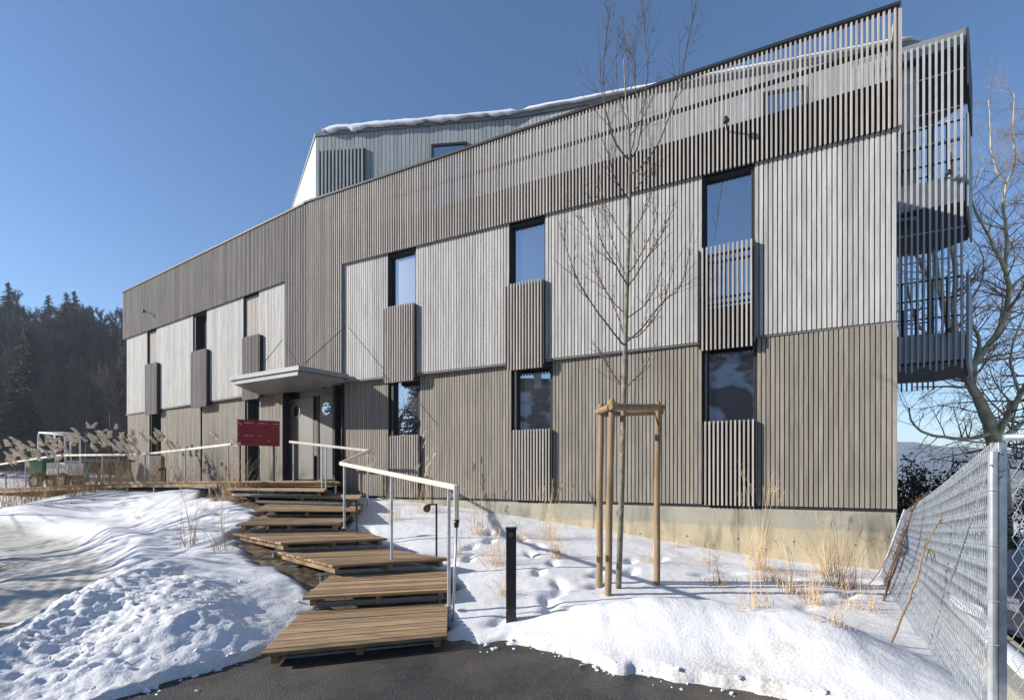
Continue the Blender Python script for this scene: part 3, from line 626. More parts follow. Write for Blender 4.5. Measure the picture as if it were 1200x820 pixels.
# balconies on the east end
def balconies():
    P0=on_line(1050,A1,A2); d=dR; st=V(8.25,10.45,0)
    fr=lambda t,o,z: V(st.x+d.x*t-nR.x*o, st.y+d.y*t-nR.y*o, z)
    T=1.17; back=2.3
    cor=[fr(-1.2,0,0),fr(T,0,0),V(fr(T,0,0).x+1.55,fr(T,0,0).y+1.55,0),fr(T+.2,back+.3,0),fr(-1.2,back,0)]
    pts2=[(p.x,p.y) for p in cor]
    for i,(z0,z1) in enumerate(((7.22,7.78),(3.98,4.55))):
        k=MB(); k.prism(pts2,z0,z1); s_=k.build('balcony',slab_m,B)
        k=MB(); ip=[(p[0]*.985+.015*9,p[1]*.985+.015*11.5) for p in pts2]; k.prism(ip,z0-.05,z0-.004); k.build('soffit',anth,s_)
        # railing
        k=MB(); zt=z1+1.15
        for z in (z1+.35,z1+.75,zt): k.beam(fr(-1.2,.06,z),fr(T,.06,z),.03,.03)
        for j in range(10): k.beam(fr(-1.1+j*.25,.06,z1),fr(-1.1+j*.25,.06,zt),.022,.022)
        for z in (z1+.2,z1+.5,z1+.8,z1+1.15): k.beam(fr(-1.1,back-.1,z),fr(T,back-.1,z),.03,.03)
        for j in range(10): k.beam(fr(-1.1+j*.25,back-.1,z1),fr(-1.1+j*.25,back-.1,z1+2.6 if j%3==0 else zt),.03,.03)
        k.build('railing',anth,s_)
        # side panel splayed outwards
        a,b=cor[1],cor[2]; k=MB(); k.obox(V(a.x+.02,a.y,z0-.12),V(b.x-a.x,b.y-a.y,0),V(.03,-.03,0),V(0,0,1.9)); k.build('side_screen',anth if 0 else greymetal,s_)
        k=MB(); q=fr(T-.32,-.02,z1-.02); k.tube([q,q-V(d.y,-d.x,0)*0+nR*.16],.02,6); q2=q+nR*.18; k.tube([q2+V(0,0,.06),q2-V(0,0,.02)],[.04,.06],10); k.build('balcony_lamp',black,s_)
    # slab of the attic roof over the top balcony
    k=MB(); zt=11.0; k.prism(pts2,10.45,10.76); rr=k.build('balcony_roof',greymetal,B)
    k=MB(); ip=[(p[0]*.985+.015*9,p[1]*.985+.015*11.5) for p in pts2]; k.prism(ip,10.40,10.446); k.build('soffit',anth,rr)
    a,b=cor[1],cor[2]; k=MB(); k.obox(V(a.x+.02,a.y,9.6),V(b.x-a.x,b.y-a.y,0),V(.03,-.03,0),V(0,0,1.16)); k.build('side_screen',anth,rr)
    # dark upper infill behind the top slats
    # vertical slats
    k=MB(); n=25
    for i in range(n):
        t=-1.15+i*.102; 
        if t>T: break
        za=3.80+.05*math.sin(i*1.3); k.obox(fr(t,-.05,za),d*.032,nR*-.045,V(0,0,10.64-za))
    for z in (9.95,9.2,8.55,6.7,6.1): k.beam(fr(-1.2,.01,z),fr(T,.01,z),.02,.025)
    k.build('balcony_slats',slat_pale,B)
    k=MB()
    for i in range(24):
        t=-1.15+i*.105; k.obox(fr(t,back+.02,3.70),d*.03,nR*-.04,V(0,0,6.8))
    k.build('balcony_slats',slat_pale,B)
balconies()
# corner lamp arm at the far end
k=MB(); q=PL(LL+.05,.1,3.95); k.beam(q,q+V(-.45,-.1,0),.03,.03); k.tube([q+V(-.45,-.1,.05),q+V(-.45,-.1,-2.9)],.02,6); k.build('rain_spout',anth,B)
# ------------------------------------------------------------------ STAIRS AND RAMP
ST=empty('boardwalk_stairs',(-2.2,8,.4),'wooden plank steps on steel frames climbing from the asphalt to the entrance','stairs')
TR=[ [(305,765),(524,744),(525.5,705),(354,716)],
     [(354,699),(526,690),(527,667),(388,673)],
     [(389,662),(528,654),(455,642.5),(322,645)],
     [(329,635.5),(454,630.5),(425,622),(272,624)],
     [(276,614),(398,612.5),(411,604),(306,604.5)],
     [(300,597),(419,597.5),(426,590),(312,590)],
     [(293,580.5),(421,583),(424,579.5),(300,577.5)],
     [(266,572.5),(380,574),(384,570.5),(272,569.5)]]
TZ=[.12,.28,.44,.60,.76,.92,1.11,1.27]
def plank_deck(quad,z,pw=.092,th=.034):
    FL,FR_,BR,BL=[V(q[0],q[1],z) for q in quad]
    dep=((BL-FL).length+(BR-FR_).length)/2; 
    dr=(FR_-FL).normalized(); nn=V(-dr.y,dr.x,0); dep=abs((BL-FL).dot(nn)+(BR-FR_).dot(nn))/2
    n=max(3,round(dep/pw)); m=MB()
    for i in range(n):
        a,b=i/n,(i+1)/n-.008/dep
        p=[FL+(BL-FL)*a,FR_+(BR-FR_)*a,FR_+(BR-FR_)*b,FL+(BL-FL)*b]
        jz=random.uniform(-.004,.004); j0,j1=random.uniform(-.006,.006),random.uniform(-.006,.006)
        p=[p[0]-dr*j0,p[1]+dr*j1,p[2]+dr*j1,p[3]-dr*j0]
        m.prism([(q.x,q.y) for q in p],z-th+jz,z+jz)
    return m,(FL,FR_,BR,BL)
for i,(T,z) in enumerate(zip(TR,TZ)):
    q=[G(a,b,z) for a,b in T]
    m,c=plank_deck(q,z); t=m.build('tread',deck,ST,bevel=.004)
    FL,FR_,BR,BL=c; dn=V(0,0,1)
    k=MB(); mid=lambda a,b,f:a+(b-a)*f
    for f in (.06,.5,.94):
        a=mid(FL,FR_,f)+(mid(BL,BR,f)-mid(FL,FR_,f))*.04; b=mid(BL,BR,f)-(mid(BL,BR,f)-mid(FL,FR_,f))*.04
        k.beam(a-V(0,0,.034+.042),b-V(0,0,.034+.042),.06,.078)
    k.build('joist',joist,t)
    for f in (.2,.85):
        k=MB(); a=mid(FL,BL,f)+(FR_-FL)*.05; b=mid(FR_,BR,f)-(FR_-FL)*.05; k.beam(a-V(0,0,.15),b-V(0,0,.15),.05,.06); k.build('steel_frame',galv,t)
    k=MB()
    for pa in (mid(FL,BL,.25),mid(FL,BL,.8),mid(FR_,BR,.25),mid(FR_,BR,.8)):
        pb=pa+((FL+BR)/2-pa)*.12; g=gz(pb.x,pb.y)-.1
        if z-.18>g: k.tube([(pb.x,pb.y,g),(pb.x,pb.y,z-.18)],.028,10); k.box(pb.x-.06,pb.x+.06,pb.y-.05,pb.y+.05,z-.19,z-.178)
    if k.v: k.build('foot_post',galv,t,smooth=False)
# concrete risers stones between the treads
k=MB()
for i in range(2,8):
    q=[G(a,b,TZ[i]) for a,b in TR[i]]; c=(V(q[2])+V(q[3]))/2; dd=(V(q[2])-V(q[3])).normalized(); g=gz(c.x,c.y)
    o=V(q[3])+dd*.35; L_=(V(q[2])-V(q[3])).length-.5; k.obox(V(o.x,o.y,g-.1),dd*L_,V(-dd.y,dd.x,0)*.12,V(0,0,TZ[i]-.2-g+.1))
k.build('riser_kerb',concrete,ST,bevel=.008)
# landing and ramp
RP=empty('boardwalk_ramp',(-9,14,1.3),'level timber landing at the door with a long plank ramp running away to the left','boardwalk')
ramp=[V(-7.75,12.65,1.43),V(-11.2,14.3,1.38),V(-18.2,17.3,1.10),V(-30,21.5,.95)]
m=MB(); lp=[V(-7.7,12.45,0),V(-4.55,11.6,0),V(-4.0,12.25,0),V(-5.3,13.1,0),V(-7.3,14.3,0)]
FLq=[V(-7.75,12.55,1.43),V(-4.2,11.75,1.43),V(-4.7,13.0,1.43),V(-6.9,14.2,1.43)]
m,c=plank_deck([tuple(p) for p in FLq],1.43); o=m.build('landing',deck,RP,bevel=.004)
k=MB(); k.beam(FLq[0]+V(.1,.1,-.08),FLq[1]+V(-.1,.1,-.08),.05,.09); k.beam(FLq[0]+V(.1,.9,-.08),FLq[1]+V(-.1,.8,-.08),.05,.09)
k.build('joist',joist,o)
k=MB()
for f in (.05,.35,.65,.95):
    p=FLq[0]+(FLq[1]-FLq[0])*f+V(0,.2,0); g=gz(p.x,p.y)-.1; k.tube([(p.x,p.y,g),(p.x,p.y,1.34)],.03,8)
k.build('foot_post',galv,o)
m=MB(); kj=MB(); kp=MB(); wid=1.5
for a,b in zip(ramp[:-1],ramp[1:]):
    d=(b-a); Lg=d.length; dn=d.normalized(); s=V(-dn.y,dn.x,0).normalized()*-1
    if s.y<0: s=-s
    n=int(Lg/.145)
    for i in range(n):
        p=a+dn*(i*Lg/n); m.obox(p-V(0,0,.034),dn*(Lg/n-.009),s*wid,V(0,0,.034))
    kj.obox(a-V(0,0,.15)+s*.03,d,s*.05,V(0,0,.11)); kj.obox(a-V(0,0,.15)+s*(wid-.1),d,s*.05,V(0,0,.11))
    for i in range(int(Lg/1.6)+1):
        p=a+d*((i+.3)/(int(Lg/1.6)+1))+s*.1; g=gz(p.x,p.y)-.15; kp.tube([(p.x,p.y,g),(p.x,p.y,p.z-.12)],.03,8)
o=m.build('ramp_deck',deck,RP,bevel=.003); kj.build('joist',joist,o); kp.build('foot_post',galv,o)
# handrails
def rail(name,label,pts3,posts,grp='steel and ash handrails',endpost=None):
    root=empty(name,(pts3[0][0],pts3[0][1],0),label,'handrail',grp)
    k=MB(); P3=[V(p) for p in pts3]
    rp=[]
    for i,(a,b) in enumerate(zip(P3[:-1],P3[1:])):
        k.beam(a,b,.052,.062)
        if i: k.lathe((a.x,a.y,a.z-.031),[(.026,0),(.03,.01),(.03,.052),(.026,.062)],10)
    k.build('rail',ashrail,root,bevel=.014)
    for (p,zb,zt) in posts:
        m=MB(); m.tube([(p[0],p[1],zb),(p[0],p[1],zt)],.019,12); m.tube([(p[0],p[1],zb),(p[0],p[1],zb+.012)],.045,12); m.build('post',galv,root,smooth=False)
    return root
E=D(534.5,571,5.25); P2=D(399.5,543,8.3); P3=D(432.5,528,11.35); P4=D(339.5,517.5,12.15)
def onrail(a,b,px):
    k=(px-600)/F; t=(k*a[1]-a[0])/((b[0]-a[0])-k*(b[1]-a[1])); return tuple(a[i]+(b[i]-a[i])*t for i in range(3))
posts=[]
for a,b,px,zb in ((E,P2,403.5,.70),(E,P2,459,.40),(E,P2,526,.15),(P3,P4,344,1.43),(P3,P4,377.5,1.2),(P3,P4,382,1.2),(P2,P3,431,.9)):
    p=onrail(a,b,px); posts.append((p,zb,p[2]-.03))
hr=rail('handrail','ash handrail on steel posts zigzagging up the right side of the stairs',[E,P2,P3,P4],posts)
k=MB(); e2=D(536,612,5.22); k.beam(V(E)+V(0,0,.03),V(E[0]+.004,E[1],e2[2]),.052,.056); k.build('down_rail',ashrail,hr,bevel=.014)
k=MB(); k.tube([(E[0]+.004,E[1],e2[2]+.02),(E[0]+.004,E[1],e2[2]-.05)],[.03,.024],12); k.tube([(E[0]+.004,E[1],e2[2]-.04),(E[0]-.03,E[1]-.05,.0)],.013,10); k.build('end_post',rustst if 0 else galv,hr,smooth=True)
k=MB(); k.tube([(E[0]+.004,E[1],e2[2]+.03),(E[0]+.004,E[1],e2[2]-.055)],[.034,.024],12); k.build('collar',black,hr,smooth=True)
L1=D(271.5,520.5,13.0); L2=D(167,532.5,14.9); L3=D(67,533.5,17.0); L4=D(-6,545,18.6); L5=D(-260,560,21)
posts=[]
for a,b,px,zb in ((L1,L2,267.5,1.43),(L1,L2,217,1.4),(L1,L2,170,1.35),(L2,L3,120,1.2),(L2,L3,68,1.15),(L3,L4,30,1.1)):
    p=onrail(a,b,px); posts.append((p,zb,p[2]-.03))
rail('handrail','long ash handrail along the left ramp behind the pampas grass',[L1,L2,L3,L4,L5],posts)
# ------------------------------------------------------------------ small site things
def spot(px,py,y,h,label,dirx=-1):
    x=(px-600)/F*y; g=gz(x,y); root=empty('path_light',(x,y,g),label,'path light','bent black path lights')
    k=MB(); k.beam((x,y,g-.05),(x,y,g+h),.028,.028); k.beam((x+.014,y,g+h-.012),(x+dirx*.13,y,g+h-.012),.028,.024); k.build('post',rustst,root,bevel=.003)
    k=MB(); hx=x+dirx*.14; k.tube([(hx,y+.05,g+h-.05),(hx,y-.05,g+h-.075)],[.045,.055],14); hd=k.build('lamp_head',rustst,root,smooth=False)
    k=MB(); k.tube([(hx,y-.051,g+h-.0755),(hx,y-.056,g+h-.0765)],.042,14); k.build('lens',darkglass,hd)
spot(511.5,649,7.4,.83,'bent black path light between the handrail and the plinth, nearest the bollard')
spot(418,612,8.35,.82,'bent black path light at the bend of the handrail beside the middle treads')
spot(194,562,15.3,.66,'bent black path light behind the left ramp in front of the wall')
spot(7,575,18.2,.75,'bent black path light at the far left end of the ramp')
bx,by=0.0,5.13; root=empty('bollard_light',(bx-.01,by,0),'square black bollard light standing in the snow right of the steps','bollard')
k=MB(); g=gz(bx,by); ztop=EYE+(HZ-618)/F*by; k.box(bx-.063,bx+.045,by-.05,by+.05,g-.15,ztop-.012); bo=k.build('post',black,root,bevel=.006)
k=MB(); k.box(bx-.07,bx+.052,by-.057,by+.057,ztop-.0115,ztop+.004); k.build('cap',black,root,bevel=.003)
k=MB(); k.disc((bx-.01,by-.051,ztop-.07),(0,-1,0),.024,.006,20); k.build('lens',pane_m,bo)
k=MB(); k.disc((bx-.055,by-.051,g+.12),(0,-1,0),.006,.004,8);k.disc((bx+.037,by-.051,g+.12),(0,-1,0),.006,.004,8); k.build('screw',galv,bo)
# letter boxes
root=empty('mailbox_board',(-6.6,12.2,1.43),'dark red letterbox board with small white name labels, standing left of the door','mailbox')
a=V(D(278,491,12.0)); b=V(D(328,496,12.45)); zt0,zb0=a.z,EYE+(HZ-521)/F*12.0
d=V(b.x-a.x,b.y-a.y,0); w=d.length; d.normalize(); n=V(d.y,-d.x,0)
if n.y>0: n=-n
k=MB(); k.obox(V(a.x,a.y,zb0),d*w,-n*.28,V(0,0,zt0-zb0)); bb=k.build('box_body',red,root,bevel=.008)
k=MB(); H=zt0-zb0
for i in range(3):
    for j in range(2):
        k.obox(V(a.x,a.y,zb0)+d*(w*(i/3)+.012)+n*.003+V(0,0,H*j/2+.012),d*(w/3-.024),n*.006,V(0,0,H/2-.024))
k.build('mailbox_door',red,bb,bevel=.003)
k=MB()
for i,j,l in ((0,1,.11),(1,1,.11),(2,1,.11),(0,0,.11),(1,0,.05)):
    o_=V(a.x,a.y,zb0)+d*(w*(i/3)+.20-.05)+n*.0095+V(0,0,H*(j+1)/2-.085)
    x=0
    while x<l: s_=random.uniform(.012,.03); k.obox(o_+d*x,d*s_,n*.002,V(0,0,.012)); x+=s_+.006
for i,j in ((0,1),(1,1),(0,0)):
    k.obox(V(a.x,a.y,zb0)+d*(w*(i/3)+.31)+n*.0095+V(0,0,H*(j+1)/2-.09),d*.025,n*.002,V(0,0,.02))
for j in (0,1): k.obox(V(a.x,a.y,zb0)+d*.025+n*.0095+V(0,0,H*(j+1)/2-.07),d*.015,n*.002,V(0,0,.015))
k.obox(V(a.x,a.y,zb0)+d*(w*.72)+n*.0095+V(0,0,.10),d*.025,n*.002,V(0,0,.02))
k.build('name_label',labelw,bb)
for f in (.06,.86):
    k=MB(); p=V(a.x,a.y,0)+d*w*f-n*.14; k.tube([(p.x,p.y,1.3),(p.x,p.y,zb0+.02)],.022,10); k.build('post',anth,root)
# ------------------------------------------------------------------ vegetation tools
def rv(): 
    return V(random.gauss(0,1),random.gauss(0,1),random.gauss(0,1)).normalized()
def limb(m,p,d,L,r,seg=5,up=.2,wob=.15,n=5,rend=.25):
    pts=[V(p)]; d=V(d).normalized(); rad=[r]
    for i in range(seg):
        d=(d+V(0,0,up/seg)+rv()*wob/ math.sqrt(seg)).normalized(); pts.append(pts[-1]+d*L/seg); rad.append(r*(1-(1-rend)*(i+1)/seg))
    m.tube(pts,rad,n,cap=False); return pts,rad
def grow(m,p,d,L,r,lev,kids=(6,5,4),up=.25,wob=.2,nmin=3,ang=.7,ratio=.5,start=.25):
    pts,rad=limb(m,p,d,L,r,seg=5 if lev>1 else 4,up=up,wob=wob,n=6 if r>.03 else (4 if r>.008 else nmin))
    if lev<=0: return
    k=kids[min(len(kids)-1,len(kids)-lev)] if lev<=len(kids) else kids[0]
    for i in range(k):
        t=start+(1-start)*(i+random.random())/k; f=t*(len(pts)-1); a=min(int(f),len(pts)-2); q=pts[a]+(pts[a+1]-pts[a])*(f-a)
        dd=(pts[a+1]-pts[a]).normalized(); o=dd.cross(rv()); 
        if o.length<.1: continue
        nd=(dd*math.cos(ang)+o.normalized()*math.sin(ang)).normalized()
        grow(m,q,nd,L*ratio*(1.15-.5*t)*random.uniform(.7,1.2),max(rad[a]*.6,.0016),lev-1,kids,up,wob,nmin,ang,ratio,start)
# ------------------------------------------------------------------ staked sapling
TY=6.0
tx=(724-600)/F*TY; tg=gz(tx,TY)
sap=empty('young_tree',(tx,TY,tg),'bare young street tree with upswept thin branches tied between three wooden stakes','tree')
trp=[(724.5,694,.036),(729,560,.034),(731,470,.032),(733,400,.029),(735,330,.026),(737,260,.022),(738,200,.018),(737,150,.013),(733,110,.009),(731,70,.006)]
k=MB(); tp=[V(D(a,b,TY)) for a,b,_ in trp]; tp[0].z=tg-.1; k.tube(tp,[c for *_,c in trp],12); k.build('trunk',bark,sap,smooth=True)
k=MB()
def twigline(px_pts,y0,dy,r0,r1=.0018,side=3):
    n=len(px_pts); P=[V(D(a,b,y0+dy*(i/(n-1)))) for i,(a,b) in enumerate(px_pts)]
    # resample smooth
    Q=[]
    for i in range(n-1):
        p0,p1,p2,p3=P[max(i-1,0)],P[i],P[i+1],P[min(i+2,n-1)]
        for s in range(4):
            t=s/4; Q.append(.5*((2*p1)+(-p0+p2)*t+(2*p0-5*p1+4*p2-p3)*t*t+(-p0+3*p1-3*p2+p3)*t**3)+rv()*.006)
    Q.append(P[-1]); m_=len(Q); rad=[r0+(r1-r0)*i/(m_-1) for i in range(m_)]
    k.tube(Q,rad,5,cap=False)
    for j in range(side):
        f=random.uniform(.25,.92); a=int(f*(m_-1)); dd=(Q[min(a+1,m_-1)]-Q[a]).normalized(); o=dd.cross(rv()).normalized()
        L=(Q[-1]-Q[0]).length*random.uniform(.18,.42)
        nd=(dd*.86+o*.5).normalized(); pts_,_=limb(k,Q[a],nd,L,max(rad[a]*.6,.0032),seg=4,up=.25,wob=.12,n=4,rend=.4)
        for jj in range(3):
            b_=random.randint(1,3); d2=(pts_[b_+1]-pts_[b_]).normalized(); o2=d2.cross(rv()).normalized(); limb(k,pts_[b_],(d2*.8+o2*.6),L*random.uniform(.2,.4),.003,seg=2,up=.2,n=3,rend=.5)
    for j in range(int(side*3)):
        a=random.randint(2,m_-2); dd=(Q[a+1]-Q[a]).normalized(); o=dd.cross(rv()).normalized(); limb(k,Q[a],(dd*.6+o*.8),random.uniform(.03,.14),.002,seg=2,up=.1,n=3,rend=.5)
BR_=[([(731,458),(722,445),(708,420),(690,408)],.9,.010),([(731,456),(742,446),(757,428),(770,400)],-.7,.010),([(731,452),(712,430),(702,408)],.3,.007),
([(732,405),(715,385),(690,350),(672,315),(655,262)],-.8,.012),([(733,402),(752,385),(775,355),(800,330),(812,262)],.6,.012),([(733,398),(720,360),(700,325),(678,300)],.9,.010),([(734,395),(750,392),(775,360),(790,310)],-.6,.010),
([(735,370),(720,355),(700,320),(688,270),(672,250)],.8,.010),([(735,372),(755,358),(772,330),(780,290)],.9,.009),([(736,335),(722,312),(704,280),(694,240)],-.7,.010),([(736,336),(752,312),(772,280),(786,250),(792,236)],-.9,.011),
([(737,330),(724,300),(712,262),(706,235)],.4,.008),([(737,320),(750,300),(768,262),(772,225)],.5,.009),([(737,285),(722,262),(708,235),(702,200)],.5,.008),([(737,280),(752,255),(765,222),(768,190)],-.4,.008),
([(737,187),(722,170),(712,140),(707,100),(709,60),(712,15)],-.5,.010),([(737,190),(718,158),(706,110),(703,60)],.6,.009),([(738,205),(752,195),(775,160),(795,103),(803,65),(812,20),(816,8)],-.6,.011),
([(738,188),(748,170),(752,140),(758,100),(759,50),(755,10)],.3,.011),([(738,186),(745,150),(745,105),(742,60),(745,35)],-.3,.009),([(735,140),(726,118),(722,80),(724,30)],.2,.008),([(734,115),(736,80),(731,45),(729,18)],-.2,.006),
([(733,112),(744,95),(745,62),(748,12)],.3,.006),([(738,230),(752,212),(762,180),(765,150)],.6,.008),([(738,235),(722,212),(712,180),(700,150)],-.6,.008),([(738,160),(752,140),(766,110),(772,78)],.7,.007),
([(757,60),(753,10),(745,-30),(742,-80)],.1,.008),([(803,65),(815,10),(822,-40)],.1,.005),([(709,60),(715,10),(718,-40)],.0,.005)]
for pp,dy,r0 in BR_:
    y0=TY
    if pp[0][1]<70: y0=TY+.3
    twigline(pp,y0,dy,r0*1.0,r1=.0026,side=5)
k.build('branches',twig,sap,smooth=True)
# stakes
sk=empty('tree_stake_frame',(tx,TY,tg),'three round wooden stakes joined by cross bars around the young tree','tree stakes')
S=[(717,468,712,693,5.75),(704.5,473,702,680,6.2),(771,471,769.5,680,6.2)]
tops=[]
for (a,b,c,d_,y) in S:
    top=V(D(a,b,y)); bx_=(c-600)/F*y; g=gz(bx_,y); m=MB(); bot=V(bx_,y,g-.15)
    m.tube([bot+(top-bot)*t+V(.004*math.sin(t*9),0,0) for t in np.linspace(0,.985,8)]+[top],[.041-.004*t for t in np.linspace(0,1,8)]+[.031],14); m.build('stake',stake,sk,smooth=False); tops.append(top)
def logbar(p,q,nm='cross_bar'):
    p,q=V(p),V(q); d=(q-p).normalized(); m=MB(); m.tube([p-d*.09,p-d*.08,q+d*.08,q+d*.09],[.030,.040,.038,.028],12); m.build(nm,stake,sk)
zb=-.10
f=V(0,-.075,0)
logbar(tops[0]+V(.03,-.075,zb),tops[2]+V(0,-.075,zb+.02)); logbar(tops[1]+V(-.03,-.06,zb),tops[0]+V(-.05,.02,zb)); logbar(tops[1]+V(.05,.08,zb-.02),tops[2]+V(0,.08,zb-.02))
m=MB()
for o in (0,.012,.024):
    m.tube([tops[0]+V(-.04,0,zb+.06+o),V(tx+.04,TY-.05,tops[0].z+zb+.05+o),tops[2]+V(.03,0,zb+.05+o*.7)],.008,6); m.tube([tops[0]+V(-.04,.04,zb+.06+o),V(tx+.04,TY+.09,tops[0].z+zb+.05+o),tops[2]+V(.03,.05,zb+.05+o*.7)],.008,6)
for t_ in tops:
    for h in (0,.014,.028): m.tube([t_+V(.043*math.cos(a),.043*math.sin(a),zb+.03+h) for a in np.linspace(0,2*PI,13)],.008,5,cap=False)
m.build('rope',rope,sk,smooth=True)
# ------------------------------------------------------------------ grass
def blade(m,p,h,lean,az,r=.003,curl=.5,seg=4,z0=0):
    p=V(p); pts=[p]; d=V(math.cos(az)*lean,math.sin(az)*lean,1).normalized()
    for i in range(seg):
        d=(d+V(math.cos(az),math.sin(az),0)*curl/seg*(i+1)/seg+rv()*.04).normalized(); pts.append(pts[-1]+d*h/seg)
    m.tube(pts,[r*(1-.75*i/seg) for i in range(seg+1)],3,cap=False); return pts
def clump(px,py,h,label,n=45,spread=.10,mt=straw,tall=4,dist=None,lean=.25,bent=12):
    # ground point by walking along the sight line
    k_=(px-600)/F; y=3.5
    best=None
    if dist: y=dist
    else:
        while y<16:
            if EYE-(py-HZ)/F*y<=gz(k_*y,y): break
            y+=.08
    x=k_*y; g=gz(x,y); root=empty('dry_grass',(x,y,g),label,'dry grass','dry grass tufts in the snow')
    m=MB()
    for i in range(n): blade(m,(x+random.gauss(0,spread),y+random.gauss(0,spread),g-.02),h*random.uniform(.18,.6),abs(random.gauss(0,lean)),random.uniform(0,2*PI),.0034)
    for i in range(bent):
        pp=blade(m,(x+random.gauss(0,spread),y+random.gauss(0,spread),g-.02),h*random.uniform(.25,.5),.2+random.random()*.4,random.uniform(0,2*PI),.0042,curl=1.6)
    m.build('leaves',mt,root)
    s=MB()
    for i in range(tall):
        pp=blade(s,(x+random.gauss(0,spread*.7),y+random.gauss(0,spread*.7),g-.02),h*random.uniform(.75,1.1),abs(random.gauss(0,.12)),random.uniform(0,2*PI),.0036,curl=.35,seg=6)
        e=pp[-1]; d=(pp[-1]-pp[-2]).normalized()
        for j in range(7): limb(s,pp[-2]+(e-pp[-2])*random.random(),(d+rv()*.7),h*.07,.0022,seg=2,n=3,up=-.1)
    s.build('seed_stalks',mt,root)
CL=[(652,655,.75,'upright straw tuft left of the tree stakes near the plinth',30,.05),(612,635,.5,'low straw tuft close to the plinth left of the young tree',20,.06),
(578,660,.85,'tall straw tuft between the handrail end and the bollard',34,.09),(590,700,.55,'thin straw tuft directly left of the bollard',20,.05),(560,625,1.0,'loose straw tuft at the plinth just right of the handrail end',22,.08),
(840,685,.45,'brown matted tuft right of the tallest stake',40,.07),(826,660,.35,'small tuft at the plinth foot right of the tallest stake',26,.06),(889,668,1.5,'tallest grass stalks rising in front of the lower right window',50,.07),
(903,682,.5,'dense brown tuft leaning right beside the tallest stalks',60,.09),(888,715,.6,'sparse stalks on the crest of the right snow mound',16,.06),(925,695,.7,'loose tuft below the middle of the right lower wall panel',28,.07),
(985,690,1.15,'bushy tall tuft near the building corner',60,.08),(952,712,.75,'wispy tuft in front of the bushy corner tuft',30,.07),(968,675,.9,'pale tuft against the concrete near the corner',34,.07),(975,735,.4,'tiny tuft alone on the open snow right of the mound',10,.04),
(1010,715,.6,'straggly tuft beside the fence base',24,.07),(765,660,.5,'thin tuft behind the right stake',20,.05),(712,660,.4,'short stalks at the foot of the left stakes',14,.04),(790,640,.35,'short tuft against the plinth in mid wall',16,.05),
(500,600,.9,'feathery tuft against the wall behind the handrail',26,.12),(460,610,.8,'feathery tuft behind the handrail bend',22,.10),(640,632,1.0,'wispy stalks against the plinth under the middle window',24,.1),(535,650,.5,'short stalks beside the nearer path light',12,.05)]
for a,b,h,l,n,sp in CL: clump(a,b,h,l,n=int(n*1.0),spread=sp*1.3,mt=straw if n!=60 and n!=40 else straw2,tall=11 if h>.6 else 5,bent=8)
for a,b,h,l in ((222,640,1.5,'very tall bare stalks on the left slope beside the upper treads'),(240,598,.35,'small tuft on the left slope under the mailbox board'),(214,625,.2,'tiny reddish tuft on the left slope'),(85,590,.3,'tuft at the top of the left snow slope, second from the ramp end'),(112,586,.3,'short tuft below the pampas grass at the ramp'),(145,592,.3,'low tuft on the left snow slope near the pampas grass'),(165,606,.2,'flattened tuft beside footprints on the left slope'),(60,592,.35,'wispy tuft at the far left of the snow slope'),(262,645,1.3,'thin tall stalks at the left ends of the middle treads')):
    clump(a,b,h,l,n=14 if h>1 else 24,spread=.08,mt=straw2,tall=6 if h>1 else 1,bent=4,lean=.15 if h>1 else .5)
def pampas(px,y,h,label,n=9,heads=None,lean_az=PI):
    x=(px-600)/F*y; g=gz(x,y); root=empty('pampas_grass',(x,y,g),label,'pampas grass','pampas grass along the ramp')
    m=MB()
    for i in range(70): blade(m,(x+random.gauss(0,.16),y+random.gauss(0,.16),g-.05),h*random.uniform(.3,.75),abs(random.gauss(.1,.25)),random.uniform(0,2*PI),.005,curl=random.uniform(.3,1.6),seg=5)
    m.build('leaves',straw2 if n%2 else straw,root)
    s=MB(); pl=MB()
    for i in range(n):
        pp=blade(s,(x+random.gauss(0,.14),y+random.gauss(0,.14),g-.05),h*random.uniform(.7,1.02),abs(random.gauss(.08,.12)),random.uniform(0,2*PI),.0045,curl=.3,seg=6)
        d=(pp[-1]-pp[-2]).normalized(); e=pp[-1]; az=lean_az+random.gauss(0,.9); ax=V(math.cos(az),math.sin(az)*.4,.25)
        Lp=random.uniform(.20,.30)
        for j in range(130):
            t=random.random(); c=e+d*Lp*t*.6+ax*Lp*t*t*.7
            dd=(d*.5+ax*(.3+t)*.7+V(0,0,-.25*t)+rv()*.6).normalized(); Lb=Lp*.38*(1-.4*t)
            w=dd.cross(rv()).normalized()*.010
            q=c+dd*Lb*.55+V(0,0,-.004); r=c+dd*Lb+V(0,0,-.02)
            pl.add([c-w*.4,c+w*.4,q+w,q-w,r],[(0,1,2,3),(3,2,4)])
    s.build('stalks',straw,root); pl.build('plumes',plume,root)
PM=[(8,15,2.0,'pampas grass clump at the far left edge of the picture'),(33,14.6,2.05,'pampas grass clump left of the green dumper'),(52,15.6,2.0,'pampas grass clump just in front of the green dumper cab'),(70,14.9,1.9,'low pampas clump right in front of the dumper cab'),(88,14.2,2.35,'pampas clump with one lone plume above the others'),
(110,14.6,1.95,'pampas clump in front of the green trestle table'),(124,15.2,1.9,'pampas clump between the lone plume and the building end'),(140,15.6,2.15,'pampas clump against the far left corner of the building'),(152,14.8,1.7,'pampas clump right beside the left end of the facade'),(182,16.2,2.0,'pampas clump in front of the lower left window'),
(208,15.6,1.6,'thin pampas clump before the lower left wall panel'),(272,11.9,2.2,'pampas stalks rising in front of the mailbox board')]
for i,(a,y,h,l) in enumerate(PM): pampas(a,y,h*.93,l,n=(3 if a==272 or a==88 else 12)+(1 if i%2 else 0) if a not in(208,) else 4)
